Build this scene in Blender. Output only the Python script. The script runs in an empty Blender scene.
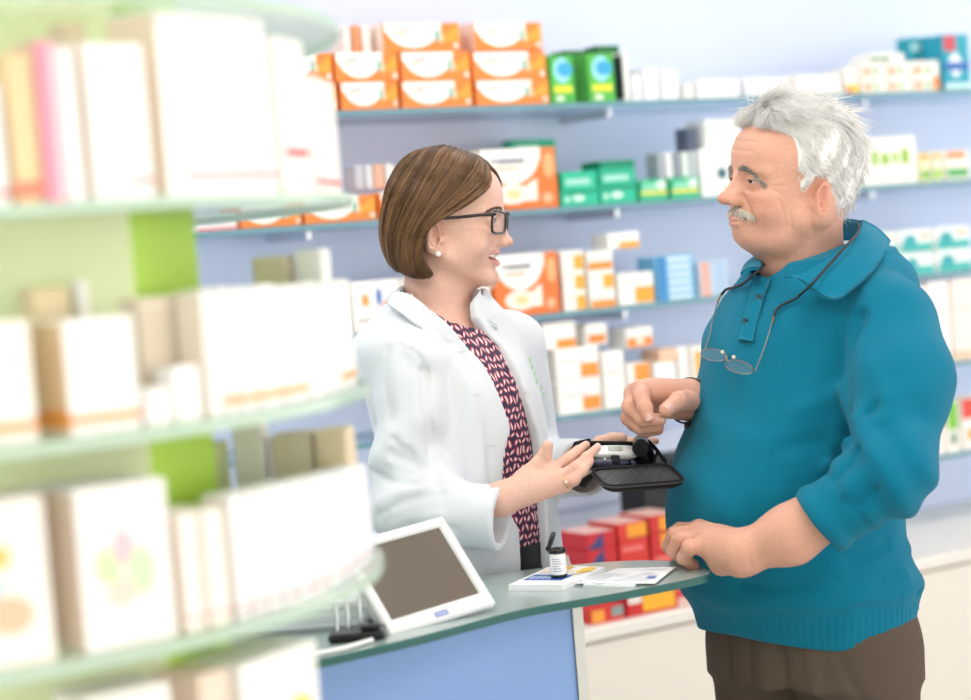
import bpy, math, random
import numpy as np
from mathutils import Vector, Matrix
random.seed(7)
S = bpy.context.scene
COL = S.collection
PI = math.pi
# ------------------------------------------------------------------ camera model (used to measure the place)
F = 1950.0; CX = 485.5; CY = 350.0
CAM = Vector((0, 0, 1.555))
PITCH = math.radians(2.95); ROLL = math.radians(4.6)
_f = Vector((0, math.cos(PITCH), -math.sin(PITCH)))
_u0 = Vector((0, math.sin(PITCH), math.cos(PITCH)))
_r0 = Vector((1, 0, 0))
_r = _r0 * math.cos(ROLL) - _u0 * math.sin(ROLL)
_u = _u0 * math.cos(ROLL) + _r0 * math.sin(ROLL)
def ray(px, py):
    return _f + _r * ((px - CX) / F) - _u * ((py - CY) / F)
def at(px, py, Y):
    d = ray(px, py); return CAM + d * (Y / d.y)
def atz(px, py, z):
    d = ray(px, py); return CAM + d * ((z - CAM.z) / d.z)
cam = bpy.data.cameras.new('camera'); co = bpy.data.objects.new('camera', cam); COL.objects.link(co)
cam.sensor_width = 36; cam.lens = F / 971 * 36
co.matrix_world = Matrix(((_r.x, _u.x, -_f.x, CAM.x), (_r.y, _u.y, -_f.y, CAM.y), (_r.z, _u.z, -_f.z, CAM.z), (0, 0, 0, 1)))
cam.clip_start = 0.05; cam.clip_end = 100
cam.dof.use_dof = True; cam.dof.focus_distance = 3.05; cam.dof.aperture_fstop = 2.2
S.camera = co
S.view_settings.view_transform = 'Standard'; S.view_settings.look = 'None'; S.view_settings.gamma = 1
S.view_settings.exposure = 0.30
# ------------------------------------------------------------------ materials
_mats = {}
def mat(name, col, rough=0.5, metal=0.0, spec=0.5, trans=0.0, alpha=1.0, sheen=0.0, sss=0.0, emit=None, bump=None, ior=1.45, vary=0.0, coat=0.0):
    if name in _mats: return _mats[name]
    m = bpy.data.materials.new(name); m.use_nodes = True
    nt = m.node_tree; b = nt.nodes['Principled BSDF']
    b.inputs['Base Color'].default_value = (*col, 1)
    b.inputs['Roughness'].default_value = rough; b.inputs['Metallic'].default_value = metal
    b.inputs['Specular IOR Level'].default_value = spec
    b.inputs['Transmission Weight'].default_value = trans; b.inputs['Alpha'].default_value = alpha
    b.inputs['IOR'].default_value = ior; b.inputs['Coat Weight'].default_value = coat
    if sheen: b.inputs['Sheen Weight'].default_value = sheen; b.inputs['Sheen Roughness'].default_value = 0.5
    if sss:
        b.inputs['Subsurface Weight'].default_value = sss; b.inputs['Subsurface Radius'].default_value = (1, .35, .2); b.inputs['Subsurface Scale'].default_value = 0.006
    if emit: b.inputs['Emission Color'].default_value = (*emit[0], 1); b.inputs['Emission Strength'].default_value = emit[1]
    tc = nt.nodes.new('ShaderNodeTexCoord')
    if vary:
        n = nt.nodes.new('ShaderNodeTexNoise'); n.inputs['Scale'].default_value = 6; nt.links.new(tc.outputs['Object'], n.inputs['Vector'])
        mx = nt.nodes.new('ShaderNodeMixRGB'); mx.blend_type = 'MULTIPLY'; mx.inputs[0].default_value = vary
        mx.inputs[1].default_value = (*col, 1); nt.links.new(n.outputs['Color'], mx.inputs[2]); nt.links.new(mx.outputs[0], b.inputs['Base Color'])
    if bump:
        sc, st = bump[0], bump[1]
        n = nt.nodes.new('ShaderNodeTexNoise'); n.inputs['Scale'].default_value = sc; n.inputs['Detail'].default_value = 3
        nt.links.new(tc.outputs['Object'], n.inputs['Vector'])
        bp = nt.nodes.new('ShaderNodeBump'); bp.inputs['Strength'].default_value = st; bp.inputs['Distance'].default_value = bump[2] if len(bump) > 2 else 0.002
        nt.links.new(n.outputs['Fac'], bp.inputs['Height']); nt.links.new(bp.outputs[0], b.inputs['Normal'])
    _mats[name] = m; return m
def glassmat(name, col, fac=0.25, rough=0.05):
    if name in _mats: return _mats[name]
    m = bpy.data.materials.new(name); m.use_nodes = True; nt = m.node_tree; nt.nodes.clear()
    o = nt.nodes.new('ShaderNodeOutputMaterial'); t = nt.nodes.new('ShaderNodeBsdfTransparent'); t.inputs[0].default_value = (*col, 1)
    p = nt.nodes.new('ShaderNodeBsdfPrincipled'); p.inputs['Base Color'].default_value = (*col, 1); p.inputs['Roughness'].default_value = rough
    mx = nt.nodes.new('ShaderNodeMixShader'); mx.inputs[0].default_value = fac
    nt.links.new(t.outputs[0], mx.inputs[1]); nt.links.new(p.outputs[0], mx.inputs[2]); nt.links.new(mx.outputs[0], o.inputs[0])
    _mats[name] = m; return m
def P3(hexs):
    v = [int(hexs[i:i + 2], 16) / 255 for i in (0, 2, 4)]
    return tuple((c / 12.92 if c <= .04045 else ((c + .055) / 1.055) ** 2.4) for c in v)
def paint(hexs, rough=0.45):
    return mat('print_' + hexs + ('' if rough == 0.45 else str(rough)), P3(hexs), rough)
# ------------------------------------------------------------------ objects
def tag(o, label=None, cat=None, group=None, kind=None):
    if label: o['label'] = label
    if cat: o['category'] = cat
    if group: o['group'] = group
    if kind: o['kind'] = kind
    return o
def link(name, me, parent=None, mats=()):
    o = bpy.data.objects.new(name, me); COL.objects.link(o)
    for m in mats: me.materials.append(m)
    if parent: o.parent = parent
    return o
def empty(name, loc=(0, 0, 0), rz=0):
    o = bpy.data.objects.new(name, None); COL.objects.link(o); o.location = loc; o.rotation_euler = (0, 0, rz); o.empty_display_size = .05; return o
class MB:
    """collects shapes into one mesh"""
    def __init__(s): s.v = []; s.f = []; s.m = []; s.sm = []; s.mats = []
    def mi(s, m):
        if m not in s.mats: s.mats.append(m)
        return s.mats.index(m)
    def add(s, vs, fs, m, smooth=False, M=None):
        b = len(s.v); i = s.mi(m)
        for v in vs:
            v = Vector(v)
            s.v.append(M @ v if M else v)
        for f in fs: s.f.append([b + k for k in f]); s.m.append(i); s.sm.append(smooth)
        return s
    def box(s, lo, hi, m, M=None, bev=0.0):
        x0, y0, z0 = lo; x1, y1, z1 = hi
        if bev <= 0:
            vs = [(x0, y0, z0), (x1, y0, z0), (x1, y1, z0), (x0, y1, z0), (x0, y0, z1), (x1, y0, z1), (x1, y1, z1), (x0, y1, z1)]
            fs = [(0, 3, 2, 1), (4, 5, 6, 7), (0, 1, 5, 4), (1, 2, 6, 5), (2, 3, 7, 6), (3, 0, 4, 7)]
            return s.add(vs, fs, m, False, M)
        b = bev; L = []
        for ix, x in enumerate((x0, x1)):
            for iy, y in enumerate((y0, y1)):
                for iz, z in enumerate((z0, z1)):
                    sx = 1 if ix == 0 else -1; sy = 1 if iy == 0 else -1; sz = 1 if iz == 0 else -1
                    L += [(x, y + sy * b, z + sz * b), (x + sx * b, y, z + sz * b), (x + sx * b, y + sy * b, z)]
        import bmesh
        bm = bmesh.new(); [bm.verts.new(p) for p in L]
        bmesh.ops.convex_hull(bm, input=bm.verts[:]); bmesh.ops.dissolve_limit(bm, angle_limit=.02, verts=bm.verts[:], edges=bm.edges[:])
        bm.verts.ensure_lookup_table(); bm.verts.index_update()
        s.add([v.co.copy() for v in bm.verts], [[v.index for v in f.verts] for f in bm.faces], m, False, M); bm.free(); return s
    def prism(s, pts, z0, z1, m, M=None, mside=None, smooth=False):
        n = len(pts)
        vs = [(p[0], p[1], z0) for p in pts] + [(p[0], p[1], z1) for p in pts]
        s.add(vs, [list(range(n))[::-1], list(range(n, 2 * n))], m, False, M)
        s.add(vs, [(i, (i + 1) % n, n + (i + 1) % n, n + i) for i in range(n)], mside or m, smooth, M); return s
    def tube(s, pts, r, m, seg=8, cap=True, M=None):
        pts = [Vector(p) for p in pts]; n = len(pts)
        rs = r if isinstance(r, (list, tuple)) else [r] * n
        vs = []; up = None
        for i, p in enumerate(pts):
            t = (pts[min(i + 1, n - 1)] - pts[max(i - 1, 0)]).normalized()
            if up is None: up = t.orthogonal().normalized()
            up = (up - t * up.dot(t)); up = up.normalized() if up.length > 1e-6 else t.orthogonal().normalized()
            w = t.cross(up)
            for k in range(seg):
                a = 2 * PI * k / seg; vs.append(p + (up * math.cos(a) + w * math.sin(a)) * rs[i])
        fs = [(i * seg + k, i * seg + (k + 1) % seg, (i + 1) * seg + (k + 1) % seg, (i + 1) * seg + k) for i in range(n - 1) for k in range(seg)]
        s.add(vs, fs, m, True, M)
        if cap: s.add(vs, [list(range(seg))[::-1], list(range((n - 1) * seg, n * seg))], m, False, M)
        return s
    def lathe(s, prof, m, seg=24, M=None, close=True):
        vs = []; n = len(prof)
        for r, z in prof:
            for k in range(seg):
                a = 2 * PI * k / seg; vs.append((r * math.cos(a), r * math.sin(a), z))
        fs = [(i * seg + k, i * seg + (k + 1) % seg, (i + 1) * seg + (k + 1) % seg, (i + 1) * seg + k) for i in range(n - 1) for k in range(seg)]
        s.add(vs, fs, m, True, M)
        if close: s.add(vs, [list(range(seg))[::-1], list(range((n - 1) * seg, n * seg))], m, False, M)
        return s
    def build(s, name, parent=None, loc=None, rz=0):
        me = bpy.data.meshes.new(name); me.from_pydata([tuple(v) for v in s.v], [], s.f)
        for m in s.mats: me.materials.append(m)
        me.polygons.foreach_set('material_index', s.m); me.polygons.foreach_set('use_smooth', s.sm); me.update()
        o = bpy.data.objects.new(name, me); COL.objects.link(o)
        if parent: o.parent = parent
        if loc is not None: o.location = loc; o.rotation_euler = (0, 0, rz)
        return o
# carton: local frame origin = bottom left of the front; x right, y into the shelf, z up.
# art: list of (kind, u0, v0, u1, v1, hex) on the front; side: the same on the left end face
def art_poly(kind, u0, v0, u1, v1):
    if kind == 'r': return [(u0, v0), (u1, v0), (u1, v1), (u0, v1)]
    if kind == 'e': return [((u0 + u1) / 2 + (u1 - u0) / 2 * math.cos(a * PI / 12), (v0 + v1) / 2 + (v1 - v0) / 2 * math.sin(a * PI / 12)) for a in range(24)]
    if kind == 'h':   # lower half disc hanging from the top edge
        return [((u0 + u1) / 2 + (u1 - u0) / 2 * math.cos(PI + a * PI / 12), v1 + (v1 - v0) * math.sin(PI + a * PI / 12)) for a in range(13)]
    if kind == 't': return [(u0, v0), (u1, v0), (u1, v1)]
    if kind == 'l': return [(u0, v0), (u1, v0), (u0, v1)]
    if kind == 'd': return [((u0 + u1) / 2, v0), (u1, (v0 + v1) / 2), ((u0 + u1) / 2, v1), (u0, (v0 + v1) / 2)]
def carton(name, label, cat, group, loc, rz, w, d, h, base='f6f4f0', art=(), side=(), top=None, sidebase=None):
    mb = MB(); m = paint(base)
    mb.box((0, 0, 0), (w, d, h), m, bev=min(.0015, w * .1, h * .1))
    k = 0
    if sidebase: side = [('r', .02, .02, .98, .98, sidebase)] + list(side)
    for a in art:
        k += 1; e = .0003 + .00015 * k
        pl = [(u * w, -e, v * h) for u, v in art_poly(*a[:5])]
        mb.add(pl, [list(range(len(pl)))], paint(a[5]))
    k = 0
    for a in side:
        k += 1; e = .0003 + .00015 * k
        pl = [(-e, (1 - u) * d, v * h) for u, v in art_poly(*a[:5])]
        mb.add(pl, [list(range(len(pl)))], paint(a[5]))
    if top: mb.add([(w * .02, d * .02, h + .0004), (w * .98, d * .02, h + .0004), (w * .98, d * .98, h + .0004), (w * .02, d * .98, h + .0004)], [(0, 1, 2, 3)], paint(top))
    o = mb.build(name, None, loc, rz)
    return tag(o, label, cat, group)
# ------------------------------------------------------------------ the room
WA = math.radians(32.2)
wd = Vector((math.cos(WA), math.sin(WA), 0)); wn = Vector((math.sin(WA), -math.cos(WA), 0))
O = Vector((0, 4.5, 0))
def W(s, t, z): return O + wd * s + wn * t + Vector((0, 0, z))
def wpix(px, py, t=0.0):
    """pixel -> (s, z) on the plane t in front of the shelf edges"""
    d = ray(px, py); o = O + wn * t
    k = (o - CAM).dot(wn) / d.dot(wn); p = CAM + d * k
    return (p - O).dot(wd), p.z
MW = Matrix.Translation(O) @ Matrix.Rotation(WA, 4, 'Z')    # local x = along wall, -y = out of wall
wallm = mat('lavender_wall', (.70, .77, .97), .6, bump=(90, .08))
whitem = mat('white_plaster', (.86, .86, .85), .7, bump=(60, .06))
floorm = mat('pale_vinyl_floor', (.70, .68, .64), .35, vary=.12)
ceilm = mat('white_ceiling', (.85, .85, .85), .8)
SD = .26
b = MB(); b.box((-4.5, SD, 0), (6.5, SD + .12, 2.9), wallm, MW); tag(b.build('wall_back'), kind='structure')
b = MB(); b.box((-7, -3.2, -.1), (9, 10, 0), floorm); tag(b.build('floor'), kind='structure')
b = MB(); b.box((-7, -3.2, 2.9), (9, 10, 3.0), ceilm); tag(b.build('ceiling'), kind='structure')
b = MB(); b.box((-3.9, -3.2, 0), (-3.8, 3.0, 2.9), whitem); tag(b.build('wall_left'), kind='structure')
b = MB(); b.box((4.4, -3.2, 0), (4.5, 7.2, .55), whitem); b.box((4.4, -3.2, 2.65), (4.5, 7.2, 2.9), whitem); tag(b.build('wall_right'), kind='structure')
b = MB()
for k in range(6): b.box((4.41, -3.2 + 2.05 * k, .55), (4.49, -3.12 + 2.05 * k, 2.65), mat('window_aluminium', (.7, .72, .74), .4)); 
tag(b.build('window_1'), kind='structure')
# ceiling light panels, all unseen; some added to brighten the display and back wall
lampm = mat('lamp_diffuser', (.9, .9, .9), .4, emit=((1, .96, .90), 7.5))
lframe = mat('lamp_frame', (.8, .8, .8), .4)
for i, (x, y) in enumerate([(-1.6, .6), (-.7, 1.3), (.5, .6), (2.2, .6), (-1.4, 2.4), (.4, 2.4), (2.2, 2.4), (-.9, 3.5), (.7, 4.0), (2.2, 4.9), (3.6, 5.6)]):
    e = tag(empty('ceiling_light', (x, y, 2.9)), 'unseen square white ceiling light panel above the shop floor', 'ceiling light', 'ceiling light panels')
    f = MB(); f.box((-.32, -.32, -.03), (.32, .32, -.001), lframe); f.build('frame', e)
    f = MB(); f.box((-.29, -.29, -.036), (.29, .29, -.0305), lampm); f.build('diffuser', e)
# glass shelves along the back wall
sg = glassmat('shelf_glass', (.80, .89, .95), .32, .08)
se = mat('shelf_glass_edge', (.13, .30, .36), .2)
brk = mat('shelf_bracket', (.7, .72, .75), .35, metal=.8)
LV = [1.885, 1.64, 1.392, 1.147, .90]
for i, z in enumerate(LV):
    s0, s1 = (-1.6, 3.6) if i < 4 else (1.02, 3.6)
    e = empty('wall_shelf', W((s0 + s1) / 2, 0, z - .012)); e.rotation_euler.z = WA
    tag(e, ['topmost long glass shelf on the blue wall', 'second glass shelf from the top on the blue wall', 'third glass shelf from the top, behind the older man\'s chest',
            'fourth glass shelf down, level with the hands of the two people', 'short lowest glass shelf at the right edge above the cream cabinet'][i], 'shelf', 'glass shelves on the back wall')
    h = (s1 - s0) / 2
    f = MB(); f.box((-h, .004, 0), (h, SD - .001, .0115), sg); f.build('glass_panel', e)
    f = MB(); f.box((-h, -.001, 0), (h, .0038, .0115), se); f.build('glass_edge', e)
    k = -h + .35
    while k < h:
        f = MB(); f.box((k - .006, .06, -.02), (k + .006, SD - .001, -.0005), brk); f.build('bracket', e); k += .85
# low cabinet run with cream doors
cabw = mat('cream_laminate', (.86, .80, .72), .4); cabt = mat('cream_worktop', (.88, .84, .78), .3)
sc0, zc = wpix(700, 605, .33)
CT = zc
e = empty('low_cabinet', W(0, .33, 0)); e.rotation_euler.z = WA
tag(e, 'long low cream cabinet along the blue wall, under the shelves', 'cabinet')
f = MB(); f.box((-1.2, .012, .08), (3.6, .585, CT - .03), cabw); f.box((-1.2, .05, 0), (3.6, .55, .0795), mat('plinth', (.5, .5, .52), .5)); f.build('body', e)
f = MB(); f.box((-1.22, -.012, CT - .029), (3.6, .588, CT), cabt, bev=.003); f.build('worktop', e)
for k in range(6):
    x = -1.19 + .8 * k
    f = MB(); f.box((x, -.006, .09), (x + .79, .0115, CT - .036), cabw, bev=.002); dd = f.build('door', e)
# ------------------------------------------------------------------ stock on the wall shelves
def wbox(px0, px1, pyt, pyb, li, label, name='medicine_box', cat='box', group=None, t=-.004, d=.10, z=None, zt=None, **kw):
    """a carton whose front spans the pixels px0..px1; stands on level li (or on z)"""
    pm = (px0 + px1) / 2
    s0, _ = wpix(px0, pyb, t); s1, _ = wpix(px1, pyb, t); _, zz1 = wpix(pm, pyt, t); _, zz0 = wpix(pm, pyb, t)
    zb = z if z is not None else (LV[li] if li < 9 else CT)
    h = (zz1 - zb) if zt is None else zt - zb
    o = carton(name, label, cat, group, W(s0 + .0012, t, zb), WA, s1 - s0 - .0024, d, h - .0006, **kw)
    return o, zb + h
ORA = 'f28a3c'
def orange_art(pad=True):
    return [('h', .02, .14, .76, 1.0, 'fffdf8'), ('r', .02, .70, .75, .985, 'fffdf8'), ('r', .10, .74, .18, .80, '8f9298'), ('r', .19, .72, .40, .80, '9a9ca2'), ('r', .12, .58, .30, .64, 'f5b48c'),
            ('t', .72, .35, .98, .97, 'f6a53a'), ('e', .66, .34, .72, .78, '7fc3b4'), ('e', .72, .30, .77, .70, 'f7d9b8'), ('e', .90, .10, .97, .30, 'fbe6d6')]
def big_art():
    return [('h', .0, .42, .80, 1.0, 'fffdf8'), ('r', .0, .80, .78, .99, 'fffdf8'), ('r', .12, .78, .20, .84, '8f9298'), ('r', .21, .76, .58, .84, '8a8d95'), ('r', .16, .66, .50, .70, 'f5a080'),
            ('e', .82, .50, .97, .92, 'f6b27a'), ('e', .14, .10, .62, .42, 'fbf3e4'), ('t', .25, .14, .72, .50, 'fbf3e4'), ('e', .30, .18, .50, .34, 'f8d9a0'), ('e', .78, .08, .92, .26, 'f7b58c')]
stripeside = [('r', .05, .05, .25, .95, 'd8d8dc'), ('r', .40, .05, .60, .95, 'e9844a'), ('r', .75, .05, .92, .95, 'dedee2')]
G = 'orange and white packs on the top shelf'
orow = [(271, 338, 'b'), (342, 400, 'b'), (403, 474, 'b'), (477, 551, 'b')]
pos = ['leftmost, beside the round display', 'second from the left', 'third from the left', 'rightmost, beside the green packs']
hz = {}
for k, (a, c, _) in enumerate(orow):
    o, zt = wbox(a, c, 83 - k * 1.0, 112, 0, 'orange and white pack, bottom row of the top shelf, ' + pos[k], group=G, base=ORA, art=orange_art(), d=.12, side=[('r', .1, .1, .9, .5, 'f8c9a0')])
    hz[k] = zt
for k, (a, c) in enumerate([(268, 334), (336, 400), (402, 472), (474, 548)]):
    o, zt = wbox(a, c, 57, 84, 0, 'orange and white pack, middle row of the top shelf, ' + pos[k], group=G, z=hz[k] , zt=hz[k] + .0665, base=ORA, art=orange_art(), d=.12)
    hz[k] = zt
for k, (a, c, w_) in enumerate([(384, 462, 'left'), (475, 544, 'right')]):
    o, zt = wbox(a, c, 28, 56, 0, 'orange and white pack, ' + w_ + ' one of the two topmost on the top shelf', group=G, z=max(hz[2], hz[3]) , zt=max(hz[2], hz[3]) + .066, base=ORA, art=orange_art(), d=.11, side=[('r', 0, .02, 1, .98, 'fbe9dc')])
zt = hz[2]
for k, (a, c, h_, w_) in enumerate([(344, 353, 'e2e0e0', 'grey-white'), (354, 362, 'ee9a6a', 'orange'), (363, 373, 'f1e9e4', 'pale')]):
    wbox(a, c, 31, 56, 0, w_ + ' slim carton standing upright left of the topmost orange packs', 'slim_carton', group='slim cartons on the orange packs', t=-.03, z=hz[1], zt=hz[1] + .064, base=h_, d=.06)
def green_art(): return [('r', .1, .2, .9, .85, '58c244'), ('e', .15, .42, .85, .95, '9adcf0'), ('e', .3, .55, .95, .85, '3aa8d8'), ('r', .12, .22, .88, .36, 'e8e23c'), ('r', .2, .05, .5, .15, 'eef6e0')]
gg = 'green packs on the top shelf'
wbox(552, 577, 55, 107, 0, 'bright green pack with a blue and yellow front, nearest the orange packs', group=gg, base='4ab44a', art=green_art(), d=.06, top='1d6e34')
wbox(590, 617, 53, 105, 0, 'bright green pack with a blue and yellow front, in front of the dark green one', group=gg, base='52b84a', art=green_art(), d=.06, top='1d6e34')
wbox(568, 588, 50, 105, 0, 'dark green pack in the gap between the two bright green packs', group=gg, base='1f6d30', t=-.08, d=.06, sidebase='2c8a3c')
wbox(601, 624, 45, 104, 0, 'tall dark green pack behind the right bright green pack', group=gg, base='206a34', t=-.075, d=.06)
wbox(626, 631, 52, 102, 0, 'narrow white and black carton right of the green packs', 'slim_carton', base='f4f4f4', side=[('r', .1, .05, .9, .95, '3c4650')], d=.07)
gw = 'pale small packs along the top shelf'
for k, (a, c, y, col, lb) in enumerate([(633, 643, 75, 'f2f4f8', 'small white pack directly right of the green packs'), (645, 660, 68, 'f6f7fa', 'white upright pack, first of the pale pair'), (662, 680, 70, 'eef2f8', 'white upright pack, second of the pale pair'),
        (684, 694, 84, 'f1efe9', 'very low pale pack in the middle of the top shelf'), (698, 740, 79, 'f7f7f8', 'wide low white pack above the older man\'s forehead'), (746, 790, 77, 'eff1f6', 'wide low pale grey pack above the older man\'s hair'), (796, 842, 74, 'f4f0ea', 'wide low cream pack above the back of the white hair')]):
    wbox(a, c, y, 101 - k, 0, lb, group=gw, base=col, d=.07, art=[('r', .1, .3, .5, .6, 'dfe3ee')] if k not in (0,) else [('r', .1, .2, .9, .35, 'cfd8ea')])
wbox(846, 860, 68, 95, 0, 'white pack with a yellow and red base, right of the low cream pack', group=gw, base='f7f2ea', art=[('r', .02, .02, .98, .35, 'f3cf3c'), ('r', .02, .02, .5, .2, 'e77a6a')], d=.07)
go = 'white and orange dotted packs on the top shelf'
zz = LV[0]
for r in range(2):
    for k, (a, c) in enumerate([(863, 887), (888, 912), (913, 941)]):
        _, zn = wbox(a, c, 78 - r * 16, 94, 0, 'small white pack with orange and green dots, ' + ('lower' if r == 0 else 'upper') + ' row, ' + ['left', 'middle', 'right'][k], group=go, z=zz, zt=zz + .041, base='faf6ef', d=.07,
             art=[('r', .08, .15, .35, .6, 'f2a878'), ('r', .45, .2, .7, .55, '9ec6a0'), ('r', .1, .72, .8, .85, 'e4e2dc')] + ([('r', .75, .05, .98, .95, 'f0964c')] if k == 2 and r == 0 else []))
    zz += .0412
wbox(868, 905, 54, 66, 0, 'flat white pack with a green strip lying on the dotted packs', group=go, z=zz, zt=zz + .022, base='f8f6f0', art=[('r', .05, .1, .6, .5, '4a8a60')], d=.07)
tl = 'teal packs at the right end of the top shelf'
wbox(912, 928, 37, 92, 0, 'teal pack standing behind the dotted packs', group=tl, base='2aa8b8', t=-.09, d=.05, art=[('r', .1, .75, .9, .9, 'bfe8ee')])
wbox(929, 943, 36, 92, 0, 'light teal pack standing behind, beside the blue pack', group=tl, base='58bccc', t=-.09, d=.05)
wbox(945, 972, 34, 93, 0, 'teal and blue pack with red on its top, rightmost on the top shelf', group=tl, base='28a4bc', art=[('r', .05, .7, .5, .98, 'd0505a'), ('d', .1, .2, .8, .7, 'f2f6fa'), ('r', .02, .35, .98, .5, '2a6cb8'), ('r', .02, .02, .98, .12, 'cfeef2')], d=.08)
# ---- level 2
gl = 'packs on the left part of the second shelf'
wbox(196, 238, 214, 231, 1, 'low white pack with a pink stripe, left end of the second shelf', group=gl, base='f8f2f2', art=[('r', .02, .02, .98, .2, 'e88a94'), ('r', .2, .4, .7, .6, 'e6dfe6')], d=.09)
wbox(241, 303, 203, 229, 1, 'orange and white pack under the round display shelf, left one', group=gl, base=ORA, art=orange_art(), d=.10)
wbox(305, 378, 196, 226, 1, 'orange and white pack left of the woman\'s hair on the second shelf', group=gl, base=ORA, art=orange_art(), d=.10)
wbox(381, 452, 190, 222, 1, 'orange and white pack behind the woman\'s hair on the second shelf', group=gl, base=ORA, art=orange_art(), d=.10)
z2 = LV[1] + .066
for k, (a, c, h_) in enumerate([(357, 366, 'c8c8d2'), (367, 375, 'dcdce2'), (376, 386, 'ecb49a'), (387, 397, 'e6e2e0')]):
    wbox(a, c, 172, 196, 1, ['grey', 'pale grey', 'peach', 'off-white'][k] + ' slim carton standing on the pack beside the woman\'s hair', 'slim_carton', group='slim cartons beside the woman\'s hair', z=z2 + .004, zt=z2 + .058, base=h_, d=.05, t=-.02)
wbox(484, 560, 148, 213, 1, 'large orange and white pack behind the woman\'s glasses on the second shelf', 'dressing_pack', base='ee7a34', art=big_art(), d=.12, side=[('r', 0, .5, 1, 1, 'fbf0e2'), ('r', .2, .6, .8, .9, 'f6c04a')])
wbox(516, 561, 139, 211, 1, 'green pack standing upright behind the large orange pack', base='20b890', t=-.16, d=.04, art=[('r', .1, .86, .6, .92, 'c8efe2')])
gr = 'green packs in the middle of the second shelf'
GA = [('e', .3, .3, .62, .7, 'd8f2ea'), ('r', .05, .82, .95, .96, '0f8a6a'), ('r', .08, .3, .22, .6, 'bfe8dc')]
_, za = wbox(562, 600, 190, 209, 1, 'green pack, bottom left of the green stack', group=gr, base='22c09a', art=GA, d=.08)
_, zb = wbox(601, 638, 186, 206, 1, 'green pack, bottom right of the green stack', group=gr, base='22c09a', art=GA, d=.08)
_, zc_ = wbox(562, 598, 171, 189, 1, 'green pack with white lettering, upper left of the green stack', group=gr, z=za, zt=za + .045, base='24c09a', art=[('r', .1, .3, .8, .62, 'a8e2d2')], d=.08, top='3cc0a0')
_, zd = wbox(600, 637, 168, 187, 1, 'green pack with white lettering, upper right of the green stack', group=gr, z=zb, zt=zb + .045, base='1cb491', art=[('r', .1, .3, .8, .62, 'a8e2d2')], d=.08)
wbox(600, 636, 160, 168, 1, 'flat dark green pack on top of the green stack', group=gr, z=zd, zt=zd + .018, base='0b8c6c', d=.08, top='38b894')
GY = [('r', .02, .3, .98, .45, 'f2e24a'), ('r', .1, .5, .6, .8, '8ad8b8'), ('e', .6, .5, .95, .95, 'dff2ea')]
_, ze = wbox(641, 669, 179, 205, 1, 'green pack with a yellow stripe, left of the pair before the older man\'s nose', group=gr, base='34c08c', art=GY, d=.07)
_, zf = wbox(672, 701, 177, 203, 1, 'green pack with a yellow stripe, right of the pair before the older man\'s nose', group=gr, base='34c08c', art=GY, d=.07)
for k in range(5):
    wbox(659 + k * 8, 666 + k * 8, 151, 178, 1, ['grey', 'white', 'dark grey', 'pale', 'silver'][k] + ' slim carton standing on the green and yellow packs', 'slim_carton', group='grey slim cartons on the green packs', z=max(ze, zf), zt=max(ze, zf) + .064, base=['a6b0ba', 'eef0f2', '8e99a6', 'e4ecea', 'c2ccd2'][k], d=.05, t=-.015)
_, zg = wbox(703, 738, 148, 202, 1, 'white pack with a dark teal dot before the older man\'s face', base='f8faf9', art=[('e', .45, .35, .75, .6, '3c6a78'), ('r', .1, .72, .8, .8, 'dfeee8'), ('r', .6, .1, .95, .2, '8fd0a8')], d=.08)
wbox(706, 742, 118, 147, 1, 'white and pale green pack lying on the white pack at the older man\'s forehead', z=zg, zt=zg + .072, base='f6faf8', art=[('r', .05, .55, .9, .8, 'd6ecdf')], d=.08)
wbox(688, 699, 126, 150, 1, 'small dark slate pack beside the white pack near the forehead', z=max(ze, zf) + .0646, zt=max(ze, zf) + .122, base='56627a', d=.05, t=-.02)
wbox(840, 919, 137, 190, 1, 'big white pack with green lettering right of the older man\'s ear', 'dressing_pack', base='f8f8f2', art=[('r', .42, .42, .50, .72, '9cc83c'), ('r', .54, .42, .64, .66, '9cc83c'), ('r', .68, .46, .76, .66, 'a8d04c'), ('r', .80, .42, .90, .74, '9cc83c'), ('r', .05, .1, .9, .18, 'e8eee0')], d=.10)
for k, (a, c) in enumerate([(921, 933), (935, 944), (946, 972)]):
    wbox(a, c, 152 - k, 188 - k, 1, ['pale yellow and green', 'white and lime', 'orange-flecked white'][k] + ' pack at the right end of the second shelf', group='small bright packs at the right end of the second shelf', base=['f3f0c8', 'f2f6e2', 'f8f2e6'][k],
         art=[('r', .05, .1, .9, .4, ['86c05a', 'a8d84c', '5cb068'][k]), ('r', .1, .75, .8, .95, ['f2b04a', 'f2c04a', 'ee8a3c'][k])], d=.07)
# ---- level 3
gl = 'white packs with colour flecks behind the woman'
for k, (a, c, y) in enumerate([(300, 352, 290), (354, 404, 280), (406, 452, 276), (454, 493, 270)]):
    wbox(a, c, y, 336 - k * 5, 2, ['white pack with an orange fleck, beside the round display', 'white pack with blue and orange flecks above the coat collar', 'white pack with colour flecks behind the neck', 'white pack with a blue drop by the woman\'s chin'][k] + ' on the third shelf', group=gl, base='faf8f4',
         art=[('e', .2, .5, .34, .75, 'f2a04a'), ('e', .5, .5, .6, .85, '2a6cc8'), ('e', .62, .3, .8, .6, 'f28a4a'), ('r', .1, .2, .5, .26, 'c8c4c0')], d=.09)
wbox(497, 562, 253, 321, 2, 'large orange and white pack right of the woman\'s smile on the third shelf', 'dressing_pack', base='ee7a34', art=big_art(), d=.12, side=[('r', 0, .5, 1, 1, 'fbf0e2')])
gm = 'white and orange packs on the third shelf'
def WO(f): return [('r', .02, .02, .98, .42, 'f3993e'), ('r', .15, .55, .8, .62, 'd8d2cc')] if f == 0 else [('r', .55, .05, .98, .75, 'f5b03c'), ('r', .08, .6, .45, .7, 'dcd6d0')]
zz = LV[2]
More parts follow.
